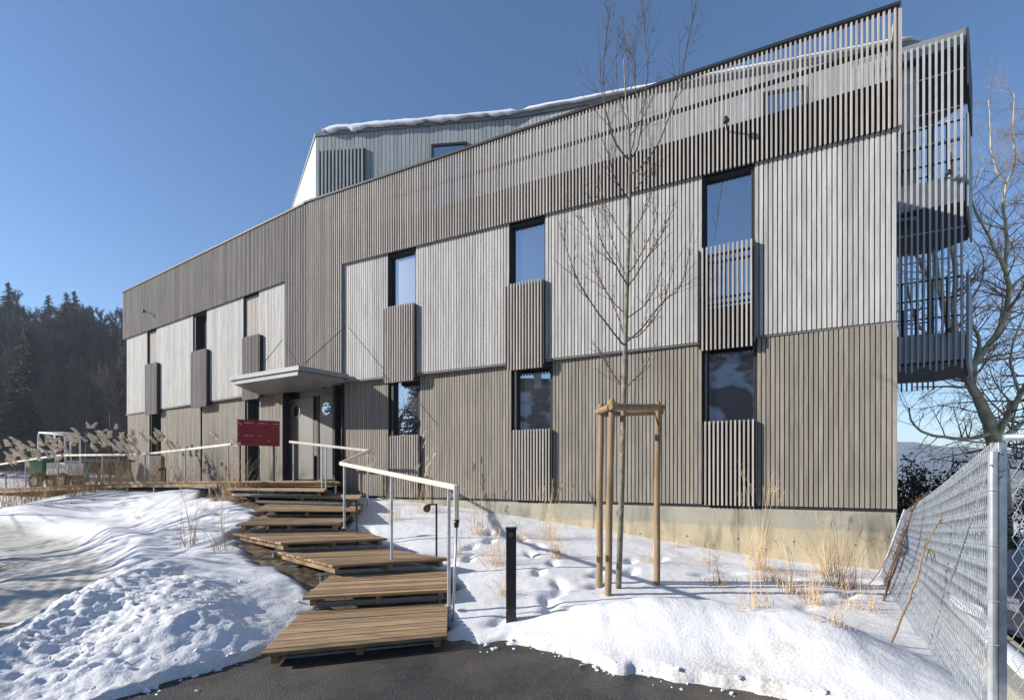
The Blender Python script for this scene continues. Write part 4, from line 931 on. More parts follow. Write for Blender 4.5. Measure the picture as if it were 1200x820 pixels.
for a,y,h,l in ((470,10.6,1.75,'slender pampas stalk leaning before the window left of the handrail'),(487,10.4,1.35,'slender pampas stalks behind the handrail bend'),(425,11.3,1.2,'thin pampas stalks at the wall by the door'),(655,9.4,1.2,'slim plumed stalks between the middle window and the stakes')):
    x=(a-600)/F*y; g=gz(x,y); root=empty('pampas_grass',(x,y,g),l,'pampas grass','slender pampas stalks by the wall'); s=MB(); pl=MB()
    for i in range(6 if a!=470 else 2):
        pp=blade(s,(x+random.gauss(0,.1),y+random.gauss(0,.05),g-.05),h*random.uniform(.6,1.0),.12,random.uniform(-.8,.8),.003,curl=.3,seg=6); d=(pp[-1]-pp[-2]).normalized(); e=pp[-1]
        for j in range(40):
            t=random.random(); c=e+d*.15*t; dd=(d+V(.7*t,0,-.1)+rv()*.45).normalized(); w=dd.cross(rv()).normalized()*.0035; pl.add([c-w*.4,c+w*.4,c+dd*.06+w*.6,c+dd*.06-w*.6],[(0,1,2,3)])
    s.build('stalks',straw,root); pl.build('plumes',plume if a<500 else straw,root)
# ------------------------------------------------------------------ machinery behind the ramp
def dumper():
    y=19.0; X0=(70-600)/F*y; g=gz(X0,y); root=empty('site_dumper',(X0,y,g),'small green and white site dumper with roll bar standing behind the ramp','dumper')
    b=lambda m,x0,x1,y0,y1,z0,z1: m.box(X0+x0,X0+x1,y+y0,y+y1,g+z0,g+z1)
    m=MB(); # skip: tapered hopper
    vs=[(-1.45,-.5,1.12),(-.35,-.5,1.12),(-.35,.5,1.12),(-1.45,.5,1.12),(-1.2,-.38,.5),(-.62,-.38,.42),(-.62,.38,.42),(-1.2,.38,.5)]
    vs=[(X0+a,y+b_,g+c+.1) for a,b_,c in vs]; m.add(vs,[(0,1,5,4),(1,2,6,5),(2,3,7,6),(3,0,4,7),(4,5,6,7)]); m.box(X0-1.5,X0-.3,y-.54,y-.48,g+1.17,g+1.25); m.box(X0-1.5,X0-.3,y+.48,y+.54,g+1.17,g+1.25)
    m.build('skip',green,root,bevel=.01)
    m=MB(); b(m,-1.2,.9,-.3,.3,.38,.55); m.build('chassis',anth,root,bevel=.02)
    m=MB(); b(m,-.3,.9,-.42,.42,.56,1.05); m.build('engine_cover',whitep,root,bevel=.04)
    m=MB(); b(m,-.05,.3,-.22,.22,1.06,1.16); b(m,.24,.33,-.22,.22,1.16,1.55); m.build('seat',rubber,root,bevel=.02)
    m=MB()
    for yy in (-.4,.4):
        m.tube([(X0+a,y+yy,g+z) for a,z in ((-.75,1.1),(-.72,2.12),(-.66,2.2),(.62,2.13),(.7,2.0),(.72,1.0))],.04,8)
        m.tube([(X0+.2,y+yy,g+1.05),(X0+.17,y+yy,g+2.16)],.03,8)
    for a,z in ((-.7,2.19),(.64,2.12),(-.73,1.5),(.72,1.1)): m.tube([(X0+a,y-.4,g+z),(X0+a,y+.4,g+z)],.035,8)
    m.build('roll_bar',whitep,root,smooth=True)
    m=MB(); m.box(X0-.68,X0+.64,y-.42,y+.42,g+2.2,g+2.235); m.build('canopy_roof',whitep,root)
    for a in (-.85,.6):
        for yy in (-.5,.34):
            m=MB(); m.tube([(X0+a,y+yy,g+.33),(X0+a,y+yy+.18,g+.33)],.33,20); w=m.build('wheel',rubber,root,bevel=.03); m=MB(); m.tube([(X0+a,y+yy-.01,g+.33),(X0+a,y+yy+.19,g+.33)],.16,16); m.build('rim',whitep,w)
    m=MB(); m.tube([(X0-.35,y,g+1.0),(X0-.2,y,g+1.35)],.02,6); m.tube([(X0-.2+.16*math.cos(t)*.3,y+.16*math.sin(t),g+1.35+.16*math.cos(t)) for t in np.linspace(0,2*PI,15)],.012,5,cap=False); m.build('steering_wheel',rubber,root); root.scale=(.72,.8,1.0)
dumper()
y=18.2; X0=(128-600)/F*y; g=gz(X0,y); root=empty('trestle_table',(X0,y,g),'dark green trestle table half hidden by pampas grass behind the ramp','table')
m=MB(); m.box(X0-.75,X0+.7,y-.35,y+.35,g+1.0,g+1.08); m.build('table_top',dkgreen,root,bevel=.008)
for sx in (-1,1):
    for sy in (-.28,.28):
        m=MB(); m.beam((X0+sx*.45,y+sy,g+1.0),(X0+sx*.80,y+sy,g-.05),.06,.06); m.build('leg',green,root)
# plastic sheet stack further left behind the ramp
# ------------------------------------------------------------------ FENCE right
wirem=mat('galvanised wire',(.40,.43,.46),(.26,.28,.31),scale=20,rough=.45,metal=.4)
def fence():
    NT=V(3.0,3.02,1.80); NB=V(2.90,3.02,-.18); FT=V(5.86,7.22,1.06); FB=V(5.36,7.05,.12)
    root=empty('chainlink_fence',(4.2,4.8,0),'galvanised chain link fence leaning over a concrete kerb at the right','fence')
    # mesh with catenary dip and a bulge in the middle
    def S_(u,v):
        t=NT+(FT-NT)*u; b=NB+(FB-NB)*u; t=t-V(0,0,.03*math.sin(PI*u)); t=V(t.x,t.y,t.z)
        p=b+(t-b)*v; p=p+V(.05,-.035,0)*math.sin(PI*v)*(.3+.7*math.sin(PI*u)); return p
    m=MB(); Lx=(FT-NT).length; c=.052; nu=int(Lx/c); nv=34
    hv=1/nv
    for i in range(nu):
        pts=[]
        for j in range(nv+1):
            u=(i+(.5 if j%2 else -.0)+.02)/nu; pts.append(S_(min(u+(0.02 if j%2 else 0)/nu,1),j*hv))
        pts2=[]
        for j in range(nv+1):
            u=(i+1-(.5 if j%2 else 0)-.02)/nu; pts2.append(S_(min(u,1),j*hv)+V(-.002,.002,0))
        m.tube(pts,.0026,3,cap=False)
        m.tube(pts2,.0026,3,cap=False)
    m.build('mesh_panel',wirem,root)
    m=MB(); m.tube([S_(i/20,1) for i in range(21)],.004,5); m.tube([S_(i/20,.02) for i in range(21)],.004,5); m.tube([S_(i/20,.55) for i in range(21)],.003,5); m.build('tension_wire',galv,root)
    m=MB(); m.tube([FB,FT+V(0,0,.02)],.016,8); m.build('end_bar',galv,root)
    m=MB(); a=S_(.28,.42); b=V(3.04,3.06,1.70); m.tube([a,b],.006,8); m.build('tension_bar',galv,root)
    # main post (square, flanged) 
    m=MB(); m.tube([(2.98,3.0,-.4),(2.98,3.0,1.74)],.024,14); m.build('post',galv,root,smooth=False)
    m=MB(); m.box(3.008,3.062,2.99,3.05,-.4,1.80); m.build('post',galv,root,bevel=.004)
    m=MB()
    for z in np.arange(.2,1.75,.31)+np.random.uniform(-.06,.06,5 if len(np.arange(.2,1.75,.31))==5 else len(np.arange(.2,1.75,.31))): m.tube([(2.98+.028*math.cos(t),3.0+.03*math.sin(t),z+.01*t/6) for t in np.linspace(0,2*PI,9)],.004,4,cap=False)
    for i in range(14): 
        z=1.6+i*.012; m.tube([(2.98+random.gauss(0,.02),3.0,z),(3.02+random.gauss(0,.03),2.98,z+random.gauss(0,.02)),(3.06,3.0,z+.01)],.003,4)
    m.build('wire_tie',galv,root)
    # right-hand leg of the fence running out of view
    a=V(3.07,3.0,0); b=V(5.6,2.2,0); d=(b-a); Ld=d.length; m=MB(); nu=int(Ld/.062); nv=30
    for i in range(nu):
        for sgn in (0,1):
            pts=[]
            for j in range(nv+1):
                u=((i+ (.5 if (j%2) else 0)) if sgn==0 else (i+1-(.5 if (j%2) else 0)))/nu; p=a+d*min(u,1); pts.append((p.x,p.y-.03+.004*sgn,-.15+j*(1.86/nv)))
            m.tube(pts,.0021,3,cap=False)
    m.build('mesh_panel',galv,root)
    m=MB(); m.tube([(a.x-.02,a.y,1.83),(b.x,b.y,1.83)],.021,12); m.build('top_rail',galv,root,smooth=True)
    m=MB(); m.tube([(5.6,2.2,-.3),(5.6,2.2,1.86)],.024,12); m.build('post',galv,root)
fence()
# low kerb below the fence
k=MB(); a=V(2.86,2.6,0); b=V(5.75,7.2,0); d=(b-a); n=V(d.y,-d.x,0).normalized()
k.obox(V(a.x,a.y,-.5)+n*.10,d,n*.38,V(0,0,.62)); kb=k.build('fence_kerb',concrete,None,bevel=.02); tag(kb,'low concrete kerb wall along the foot of the chain link fence','kerb wall')
k=MB(); L_=[];ns=60
for i in range(ns+1):
    t=i/ns; p=a+d*t; w=.16+.03*mn.noise(V(t*9,0,0)); h=.035+.02*mn.noise(V(t*14,2,0))
    for o,z in ((.31-w/2,.121),(.31-w/2+.02,.121+h*.7),(.33,.121+h),(.31+w/2-.02,.121+h*.8),(.31+w/2,.121)): L_.append(V(p.x,p.y,z)+n*o)
k.add(L_,[(i*5+j,i*5+j+1,(i+1)*5+j+1,(i+1)*5+j) for i in range(ns) for j in range(4)]); tag(k.build('kerb_snow',roofsnow,smooth=True),'thin strip of old snow lying on the fence kerb','snow')
# dead branches leaning on the fence
def deadbranch(pts,r,label,name='dead_branch',mt=vine,tw=10,grp=None):
    P=[V(p) for p in pts]; root=empty(name,tuple(P[0]),label,'dead branch',grp); m=MB(); Q=[]
    for i in range(len(P)-1):
        for s in range(6): Q.append(P[i]+(P[i+1]-P[i])*s/6+rv()*.008)
    Q.append(P[-1]); m.tube(Q,[r*(1-.5*i/len(Q)) for i in range(len(Q))],6)
    m.build('stem',mt,root,smooth=True); m=MB()
    for i in range(tw):
        q=random.choice(Q); limb(m,q,rv()+V(0,0,.6),random.uniform(.05,.22),r*.4,seg=3,n=4,up=.2,wob=.5)
    m.build('side_twigs',mt,root); return root
deadbranch([D(1032,715,5.9),D(1050,660,5.7),D(1068,600,5.5),D(1078,585,5.45)],.013,'thick reddish dead vine leaning on the fence by the building corner',tw=34,grp='dead branches on the fence')
deadbranch([D(1036,700,5.85),D(1046,665,5.7),D(1062,610,5.5)],.010,'darker dead vine twisted beside the thick one',tw=30,grp='dead branches on the fence')
deadbranch([D(1041,764,4.35),D(1070,690,4.2),D(1085,640,4.15),D(1104,605,4.1)],.011,'long dead branch with yellow tape leaning on the mesh',mt=stake,tw=12,grp='dead branches on the fence')
deadbranch([D(1015,690,6.1),D(1030,670,6.0),D(1048,635,5.9)],.007,'thin forked twig at the far foot of the fence',tw=6,grp='dead branches on the fence')
m=MB()
for i in range(5):
    p=V(D(1089+random.uniform(-2,2),643,4.12)); q=p+V(random.gauss(0,.025),-.015,-.04); e=q+V(random.gauss(0,.015),-.01,-.04-random.random()*.07); wv=V(.006,.002,0); m.add([p-wv,p+wv,q+wv,q-wv,e+wv*.6,e-wv*.6],[(0,1,2,3),(3,2,4,5)])
tag(m.build('yellow_tape',yellow),'scrap of yellow tape knotted round a dead branch at the fence','tape')
# parked car seen through the mesh
def car():
    C=V(6.75,4.25,-.2); ax=V(.96,-.28,0).normalized(); ay=V(-ax.y,ax.x,0); root=empty('parked_car',tuple(C),'dark blue parked car seen through the chain link fence','car')
    P=lambda a,b,c: C+ax*a+ay*b+V(0,0,c)
    prof=[(-2.2,.35),(-2.25,.62),(-2.15,.86),(-1.2,.98),(1.7,1.0),(2.1,.92),(2.2,.6),(2.15,.3)]
    def loft(m,prof,w0,w1=None,taper=.0):
        n=len(prof); vs=[]
        for s in (-1,1):
            for (a,c) in prof: vs.append(P(a,s*(w0-(taper*max(0,c-.6))),c))
        fs=[tuple(range(n)),tuple(range(n,2*n))[::-1]]+[(i,n+i,n+(i+1)%n,(i+1)%n) for i in range(n)]
        m.add(vs,fs)
    m=MB(); loft(m,prof,.88,taper=.05); m.build('body',carpaint,root,bevel=.05)
    m=MB(); loft(m,[(-1.25,.985),(-.55,1.38),(1.3,1.38),(1.85,1.005)],.80,taper=.25); m.build('windows',darkglass,root,bevel=.03)
    m=MB(); loft(m,[(-.6,1.383),(-.5,1.45),(1.2,1.46),(1.4,1.383)],.66,taper=0); m.build('roof',silver,root,bevel=.03)
    for a in (-1.4,1.35):
        for s in (-1,1):
            m=MB(); m.tube([P(a,s*.72,.31),P(a,s*.92,.31)],.31,24); w=m.build('wheel',rubber,root,bevel=.02); m=MB(); m.tube([P(a,s*.90,.31),P(a,s*.925,.31)],.19,20); m.build('rim',silver,w)
    for s in (-1,1):
        m=MB(); m.obox(P(-2.26,s*.6-.14,.6),ax*.06,ay*.28,V(0,0,.13)); m.build('headlight',pane_m,root,bevel=.01)
    m=MB(); m.obox(P(-2.27,-.26,.42),ax*.02,ay*.52,V(0,0,.11)); m.build('number_plate',labelw,root)
car()
# ------------------------------------------------------------------ trees right
def smoothpath(P,s=4):
    Q=[];n=len(P)
    for i in range(n-1):
        p0,p1,p2,p3=P[max(i-1,0)],P[i],P[i+1],P[min(i+2,n-1)]
        for j in range(s):
            t=j/s; Q.append(.5*((2*p1)+(-p0+p2)*t+(2*p0-5*p1+4*p2-p3)*t*t+(-p0+3*p1-3*p2+p3)*t**3))
    Q.append(P[-1]); return Q
def big_tree():
    y=13.0; root=empty('bare_tree',D(1172,600,y),'large bare tree with pale yellowish limbs right of the balconies','tree')
    root.location.z=-.4
    tr=MB(); tw_=MB()
    limbs=[([(1176,640),(1172,560),(1162,505),(1148,470),(1136,448),(1130,425)],[.27,.25,.20,.15,.12,.10],0),
    ([(1132,440),(1150,415),(1172,385),(1182,350),(1178,318),(1165,290),(1150,262),(1140,240)],[.11,.10,.09,.075,.06,.045,.03,.02],-.6),
    ([(1182,345),(1192,330),(1208,318),(1225,300)],[.06,.05,.04,.03],.8),
    ([(1166,515),(1180,490),(1196,462),(1215,430)],[.10,.09,.075,.06],-.9),([(1168,522),(1185,505),(1205,492),(1230,480)],[.10,.08,.06,.05],.5),
    ([(1160,508),(1135,514),(1100,511),(1080,505),(1068,492),(1065,478)],[.075,.06,.045,.036,.028,.02],-.8),
    ([(1140,452),(1143,420),(1148,400),(1140,380),(1138,355),(1150,330),(1152,300),(1140,280)],[.08,.07,.055,.05,.04,.03,.02,.012],.7),
    ([(1178,318),(1180,280),(1176,240),(1180,215),(1190,190),(1187,150),(1189,110)],[.06,.05,.04,.035,.028,.02,.01],.3),
    ([(1180,215),(1168,200),(1161,170),(1160,140),(1158,118)],[.03,.025,.02,.014,.008],.2),
    ([(1150,330),(1125,325),(1105,335),(1090,330)],[.03,.022,.016,.01],.6),([(1150,262),(1140,240),(1137,215),(1150,200),(1160,190)],[.03,.024,.02,.014,.008],-.2),
    ([(1196,462),(1185,430),(1188,400),(1200,370)],[.05,.04,.03,.02],.3),
    ([(1136,450),(1122,415),(1108,370),(1098,320),(1092,260),(1090,190)],[.10,.10,.09,.075,.06,.03],.5),([(1128,425),(1118,370),(1120,320),(1112,270),(1116,200),(1110,140)],[.08,.08,.07,.055,.04,.02],-.4),
    ([(1104,345),(1085,320),(1072,290),(1066,230)],[.07,.06,.045,.03],.5),([(1118,400),(1090,395),(1072,372),(1064,335)],[.06,.05,.04,.03],.2)]
    for pp,rad,dy in limbs:
        n=len(pp); P=[V(D(a,b,y+dy*i/(n-1))) for i,(a,b) in enumerate(pp)]
        if pp[0][1]>=640: P[0].z=-.6
        Q=smoothpath(P); rr=np.interp(np.linspace(0,n-1,len(Q)),range(n),rad); tr.tube([q+rv()*.012 for q in Q],list(rr*.82),9)
        for j in range(int(len(Q)*.9)):
            a=random.randint(3,len(Q)-1) if len(Q)>5 else 2
            if rr[a]>.13: continue
            dd=(Q[a]-Q[a-1]).normalized(); o=dd.cross(rv()).normalized(); grow(tw_,Q[a],(dd*.55+o*.8),random.uniform(.6,1.5),max(rr[a]*.3,.007),2,kids=(5,4),up=.12,wob=.35,ang=.6,ratio=.55)
    tr.build('trunk',bark2,root,smooth=True); tw_.build('crown',twig2,root)
big_tree()
def larch(px,y,h,label,nb=30,spread=3.2,seed=1):
    random.seed(seed); x=(px-600)/F*y; g=-.6; root=empty('larch_tree',(x,y,g),label,'tree')
    t=MB(); t.tube([(x,y,g-.3),(x+.1,y,g+h*.5),(x,y,g+h)],[.28,.17,.02],9); t.build('trunk',bark2,root,smooth=True); m=MB()
    for i in range(nb):
        f=.14+.84*i/nb; az=i*2.4+random.random(); L=spread*(1-f*.75)*random.uniform(.8,1.1); d=V(math.cos(az),math.sin(az),.12)
        grow(m,(x,y,g+h*f),d,L,.035*(1.1-f)+.008,2,kids=(16,8),up=-.06,wob=.28,ang=.95,ratio=.36,start=.12)
    m.build('crown',larch_twig,root)
larch(1222,17,15.6,'reddish brown leafless larch with layered boughs at the right edge',nb=70,spread=4.8,seed=3)
random.seed(21)
def leafbush(px,y,z1,w,label,n=900):
    x=(px-600)/F*y; g=float(base_z(np.array([x]),np.array([y]))[0]); root=empty('evergreen_bush',(x,y,g),label,'bush','evergreen bushes beyond the corner'); s=MB(); m=MB()
    for i in range(16):
        pts,_=limb(s,(x+random.gauss(0,w*.3),y+random.gauss(0,.3),g-.05),V(random.gauss(0,.25),random.gauss(0,.25),1),(z1-g)*random.uniform(.7,1.05),.012,seg=5,n=4,up=.1)
        for j in range(n//16):
            a=random.randint(1,4); q=pts[a]+(pts[a+1]-pts[a])*random.random()+rv()*.10; d=(rv()+V(0,0,-.45)).normalized(); L=random.uniform(.09,.16); wv=d.cross(rv()).normalized()*L*.16
            m.add([q,q+d*L*.45+wv,q+d*L,q+d*L*.45-wv],[(0,1,2,3)])
    s.build('stems',twig,root); m.build('foliage',leafdark,root)
leafbush(1062,11.5,2.15,1.0,'dark evergreen bush touching the building corner',1500); leafbush(1078,12.2,1.75,1.2,'low dark bush between the two taller ones',1300); leafbush(1102,11.8,2.05,.9,'dark evergreen bush with drooping leaves nearest the fence',1500); leafbush(1128,13,1.7,1.6,'dark bush behind the top of the fence',1300); leafbush(1180,12.5,1.5,2.2,'broad dark bush behind the fence post at the right',1600)
# ------------------------------------------------------------------ forest and hills
def conifer_mesh(h,seed):
    random.seed(seed); m=MB(); w=0
    n=int(h*2.3)
    for i in range(n):
        f=.18+.81*i/n; z=h*f; L=(h*.20)*(1-f)**.75*random.uniform(.75,1.15)+.15
        for k in range(9):
            az=random.uniform(0,2*PI); d=V(math.cos(az),math.sin(az),random.uniform(-.35,-.05)); c=V(0,0,z+random.uniform(-.2,.2)); LL_=L*random.uniform(.6,1.15)
            for s in range(5):
                t=(s+.5)/5; p=c+d*LL_*t; r_=rv()*.22*LL_*(1-t*.5); q=p+V(r_.x,r_.y,-abs(r_.z)*.8-.1); wv=d.cross(V(0,0,1)).normalized()*(.16*LL_*(1.1-t)+.1)
                m.add([p-wv*.7+V(0,0,-.12),p+V(0,0,.06),p+wv*.7+V(0,0,-.12),q+d*LL_*.25],[(0,1,3),(1,2,3)])
    t=MB(); t.tube([(0,0,-.5),(0,0,h*.5),(0,0,h*.99)],[h*.014,h*.010,.03],6); random.seed(99); return m,t
def beech_mesh(h,seed):
    random.seed(seed); m=MB(); t=MB(); t.tube([(0,0,-.5),(random.gauss(0,.2),0,h*.45),(random.gauss(0,.5),random.gauss(0,.4),h*.86)],[h*.014,h*.010,.05],6)
    for i in range(26):
        f=random.uniform(.35,.95); az=random.uniform(0,2*PI); d=V(math.cos(az)*.7,math.sin(az)*.7,.8); L=h*.26*(1.25-f)
        pts,_=limb(m,(0,0,h*f*.9),d,L,.07,seg=3,up=.4,wob=.3,n=3)
        for b in range(3):
            for w in range(4):
                p2,_=limb(m,pts[b]+(pts[b+1]-pts[b])*random.random(),(pts[b+1]-pts[b]).normalized()+rv()*.8,L*.42,.035,seg=2,up=.4,wob=.3,n=3)
                for w2 in range(5): limb(m,p2[random.randint(0,1)],rv()*.9+V(0,0,.7),L*.24,.022,seg=1,up=.2,n=3,rend=.6)
    return m,t
def mkroot(name,label,grp,mm,crownmat,trunkmat):
    r=empty(name,(0,0,0),label,'tree',grp); mm[0].build('crown',crownmat,r); mm[1].build('trunk',trunkmat,r); return r
con=[mkroot('spruce_tree','dark spruce standing in the hazy forest edge behind the building','spruces in the forest',conifer_mesh(h,s),needle,beech) for h,s in ((24,1),(21,2),(26,3))]
bee=[mkroot('forest_tree','bare deciduous tree standing in the hazy forest edge behind the building','bare trees in the forest',beech_mesh(h,s),beech,beech) for h,s in ((21,11),(23,12),(19,13),(22,14))]
random.seed(5)
used=set()
def put(proto,x,y,s,rz):
    o=proto if proto.name not in used else copy_tree(proto); used.add(proto.name); g=float(base_z(np.array([x]),np.array([y]))[0]); o.location=(x,y,g); o.rotation_euler=(0,0,rz); o.scale=(s,s,s*random.uniform(.92,1.08)); return o
# named skyline spruces, then the rest
for px,y,s,c in ((10,98,.88,0),(28,104,.74,1),(57,102,.72,2),(108,100,.74,0),(-25,100,1.0,2),(-60,96,1.05,0),(90,98,.55,1)):
    put(con[c],(px-600)/F*y,y,s,random.random()*6)
cnt=0
while cnt<170:
    y=random.uniform(56,112); px=random.uniform(-190,240); x=(px-600)/F*y
    p=random.choice(bee) if random.random()<.90 else random.choice(con); put(p,x,y,random.uniform(.6,.88),random.random()*6); cnt+=1
# far dense wood behind them as one mass
def merged(protos,places,name,matl):
    VV=[];FF=[];off=0
    for (x,y,s,rz,pi) in places:
        v,f=protos[pi]; c,sn=math.cos(rz),math.sin(rz); w=v@np.array([[c,sn,0],[-sn,c,0],[0,0,1]])*s+np.array([x,y,float(base_z(np.array([x]),np.array([y]))[0])]); VV.append(w); FF.append(f+off); off+=len(v)
    VV=np.concatenate(VV); FF=np.concatenate(FF); me=bpy.data.meshes.new(name); me.vertices.add(len(VV)); me.vertices.foreach_set('co',VV.ravel())
    me.loops.add(FF.size); me.loops.foreach_set('vertex_index',FF.ravel()); me.polygons.add(len(FF)); me.polygons.foreach_set('loop_start',np.arange(len(FF))*FF.shape[1]); me.update(calc_edges=True); me.materials.append(matl)
    o=bpy.data.objects.new(name,me); COL.objects.link(o); return o
def quads(mm):
    v=[];f=[];
    for m_ in mm:
        b=len(v); v+=m_.v; f+=[tuple(i+b for i in q) for q in m_.f if len(q)==4]
    return np.array([tuple(a) for a in v],float),np.array(f)
pr=[quads(beech_mesh(20,31)),quads(beech_mesh(22,32)),quads(beech_mesh(18,33))]
pl_=[]
for i in range(330):
    y=random.uniform(72,140); px=random.uniform(-260,330); pl_.append(((px-600)/F*y,y,random.uniform(.75,1.0),random.random()*6,random.randint(0,2)))
fo=merged(pr,pl_,'forest',beech); tag(fo,'hazy mass of bare forest covering the hillside','forest',kind='stuff')
# forest floor undergrowth: dark slope
hl=mat('forest floor',(.055,.045,.036),(.09,.08,.07),scale=.2,rough=.95)
gx2=np.linspace(-260,-34,90); gy2=np.linspace(50,220,80); X2,Y2=np.meshgrid(gx2,gy2)
e=sstep(50,66,Y2)*sstep(-34,-50,X2)
Z2_=base_z(X2,Y2)-1.2+1.5*e+.25*fbm(X2,Y2,.1,3)
tag(gridmesh('hill',X2,Y2,Z2_,hl),kind='structure')
# distant hills to the right
hm=mat('far wooded hill',(.06,.08,.12),(.12,.15,.20),scale=.012,rough=1)
xs=np.linspace(150,1500,200); ys=np.linspace(700,1000,12); X3,Y3=np.meshgrid(xs,ys); t=(Y3-700)/300
Z3_=-30+(78+22*fbm(X3/300,Y3*0+2.3,1.0,4))*np.sin(np.clip(t,0,1)*PI)
tag(gridmesh('far_hills',X3,Y3,Z3_,hm),kind='structure')
# ------------------------------------------------------------------ off-screen neighbours (cast the shadows, fill the reflections)
def tiles():
    m=mat('snowy roof tiles',(.16,.09,.065),(.10,.06,.05),scale=2,rough=.8,rnd=.2); nt=m.node_tree;N=nt.nodes;L=nt.links;b=N['Principled BSDF'];src=basecol(m)
    tc=N.new('ShaderNodeTexCoord'); nz=N.new('ShaderNodeTexNoise'); nz.inputs['Scale'].default_value=.6; L.new(tc.outputs['Object'],nz.inputs['Vector'])
    mr=N.new('ShaderNodeMapRange'); mr.inputs[1].default_value=.50; mr.inputs[2].default_value=.60; mr.inputs[4].default_value=.7; L.new(nz.outputs['Fac'],mr.inputs[0])
    mx=N.new('ShaderNodeMix'); mx.data_type='RGBA'; L.new(mr.outputs[0],mx.inputs[0]); L.new(src,mx.inputs[6]); mx.inputs[7].default_value=(.75,.77,.8,1); L.new(mx.outputs[2],b.inputs['Base Color']); return m
tile_m=tiles()
def house(cx,cy,w,l,he,hr,rot,label):
    g=-.1; root=empty('house',(cx,cy,g),label,'house','neighbouring houses'); ax=V(math.cos(rot),math.sin(rot),0); ay=V(-ax.y,ax.x,0)
    P=lambda a,b,c: V(cx,cy,g)+ax*a+ay*b+V(0,0,c)
    m=MB(); vs=[P(-w/2,-l/2,0),P(w/2,-l/2,0),P(w/2,-l/2,he),P(0,-l/2,hr-.05),P(-w/2,-l/2,he)]; vs+= [v+ay*l for v in vs]
    m.add(vs,[(0,1,2,3,4),(9,8,7,6,5),(0,5,6,1),(1,6,7,2),(2,7,8,3),(3,8,9,4),(4,9,5,0)]); wl=m.build('wall',plaster,root)
    m=MB(); o=.5
    for s in (-1,1):
        n=16; sl=V(0,0,0)
        a0=P(0,-l/2-o,hr+.05); a1=P(s*(w/2+o),-l/2-o,he-(hr-he)*o/(w/2)+.05)
        for i in range(n):
            p=a0+(a1-a0)*i/n; q=a0+(a1-a0)*(i+1.08)/n; m.obox(p+V(0,0,.03),q-p-V(0,0,.03),ay*(l+2*o),V(0,0,.06))
    rf=m.build('roof',tile_m,root)
    m=MB(); m.obox(P(w*.18,-.3,hr-1.0),ax*.5,ay*.6,V(0,0,1.7)); m.build('chimney',plaster,rf)
    for s in (-1,1):
        for b_ in (-l*.3,0,l*.3):
            m=MB(); m.obox(P(s*(w/2),b_-.55,.9),ax*s*.05,ay*1.1,V(0,0,1.2)); wn=m.build('window',whitep,root); m=MB(); m.obox(P(s*(w/2+.051),b_-.48,.97),ax*s*.01,ay*.96,V(0,0,1.06)); m.build('pane',pane_m,wn)
    m=MB(); m.obox(P(-.5,l/2,0),ax*1.0,ay*.05,V(0,0,2.1)); m.build('door',dkgreen,root)
house(-13.2,-3.1,7.4,12.6,2.6,4.6,R(4),'low cream garage house with snowy tiled gable roof left of the road')
house(-21,-8,9,14,4.6,9.2,R(40),'tall cream house with snowy tiled roof behind the low garage house')
house(-5.5,-13.5,9,17,4.6,9.4,R(62),'cream neighbour house with snowy tiled gable roof behind the road')
def shade_tree(x,y,h,label,seed,spread=1,kids=(7,5,4)):
    random.seed(seed); g=gz(x,y); root=empty('bare_tree',(x,y,g),label,'tree'); t=MB(); pts,_=limb(t,(x,y,g-.1),(0,0,1),h*.62,.15,seg=6,up=.1,wob=.1,n=8,rend=.35); t.build('trunk',bark2,root,smooth=True); m=MB()
    for i in range(16):
        f=.35+.65*i/15; a=f*(len(pts)-1); k0=min(int(a),len(pts)-2); q=pts[k0]+(pts[k0+1]-pts[k0])*(a-k0); az=i*2.4
        grow(m,q,V(math.cos(az)*.8,math.sin(az)*.8,.8),h*.34*spread,.045,2,kids=kids,up=.25,wob=.25)
    m.build('crown',twig,root)
shade_tree(-15.2,6.4,7.5,'bare garden tree left of the driveway beside the cream house',41,kids=(9,7,5))
shade_tree(-16.8,8.8,8.0,'second bare garden tree farther along the driveway',42)
shade_tree(-20.5,13.0,9.0,'tall bare garden tree left of the ramp',43,kids=(9,7,5))
def spruce_near(x,y,h,label,seed):
    mm=conifer_mesh(h,seed); r=empty('spruce_tree',(x,y,gz(x,y)),label,'tree'); mm[0].build('crown',needle,r,world=False); mm[1].build('trunk',bark2,r,world=False)
spruce_near(-15.0,5.4,4.6,'dense garden spruce beside the cream house',51)
for i,(x,y,h) in enumerate(((-34,-4,13),(-38,-9,15),(-30,-12,12),(-42,1,14),(-27,-17,12),(-46,-6,15))): spruce_near(x,y,h,['spruce behind the cream house roof','tallest spruce behind the cream house','spruce left of the chimney behind the cream house','spruce at the far driveway bend','spruce behind both neighbour houses','outermost spruce past the driveway'][i],60+i)
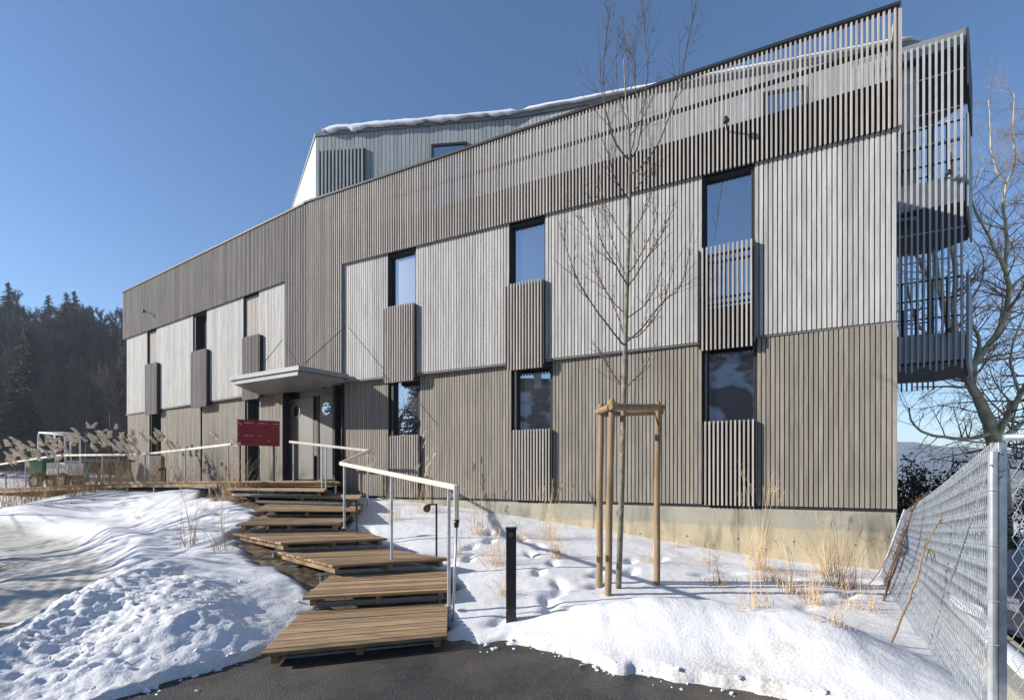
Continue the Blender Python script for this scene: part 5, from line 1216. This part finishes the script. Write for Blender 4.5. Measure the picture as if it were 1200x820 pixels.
# ------------------------------------------------------------------ haze, light, camera
hz=MB(); hz.box(-420,1560,-120,1060,-45,75)
hm_=bpy.data.materials.new('winter haze'); hm_.use_nodes=True; N=hm_.node_tree.nodes; N.remove(N['Principled BSDF']); pv=N.new('ShaderNodeVolumePrincipled')
pv.inputs['Color'].default_value=(.80,.88,1,1); pv.inputs['Density'].default_value=.00055; pv.inputs['Anisotropy'].default_value=0.1
hm_.node_tree.links.new(pv.outputs[0],N['Material Output'].inputs['Volume'])
ho=hz.build('haze',hm_); tag(ho,'thin bluish winter haze in the air','haze',kind='stuff'); ho.visible_shadow=True
SD=V(.98,.12,-.45).normalized(); sun_el=math.asin(-SD.z)
sun=bpy.data.lights.new('sun','SUN'); sun.energy=4.3; sun.angle=R(.53); sun.color=(1,.95,.87)
so=bpy.data.objects.new('sun',sun); COL.objects.link(so); so.rotation_euler=SD.to_track_quat('-Z','Y').to_euler(); so.location=(-30,-5,20)
w=bpy.data.worlds.new('World'); sc.world=w; w.use_nodes=True; nt=w.node_tree; bg=nt.nodes['Background']
sky=nt.nodes.new('ShaderNodeTexSky'); sky.sky_type='NISHITA'; sky.sun_disc=False; sky.sun_elevation=sun_el; sky.sun_rotation=math.atan2(-SD.x,-SD.y)
sky.altitude=500; sky.air_density=1.0; sky.dust_density=.25; sky.ozone_density=2.8
hs=nt.nodes.new('ShaderNodeHueSaturation'); hs.inputs['Saturation'].default_value=1.1; nt.links.new(sky.outputs[0],hs.inputs['Color']); tm=nt.nodes.new('ShaderNodeMix'); tm.data_type='RGBA'; tm.blend_type='MULTIPLY'; tm.inputs[0].default_value=1; tm.inputs[7].default_value=(.96,.955,.99,1); nt.links.new(hs.outputs[0],tm.inputs[6]); nt.links.new(tm.outputs[2],bg.inputs[0]); bg.inputs[1].default_value=.092
cam=bpy.data.cameras.new('camera'); cam.lens=36*F/1200; cam.sensor_width=36; cam.sensor_fit='HORIZONTAL'; cam.shift_y=(HZ-410)/1200; cam.clip_start=.05; cam.clip_end=6000
co=bpy.data.objects.new('camera',cam); COL.objects.link(co); co.location=(0,0,EYE); co.rotation_euler=(PI/2,0,0); sc.camera=co
sc.view_settings.view_transform='Standard'; sc.view_settings.look='None'; sc.view_settings.exposure=0.88; sc.view_settings.gamma=1
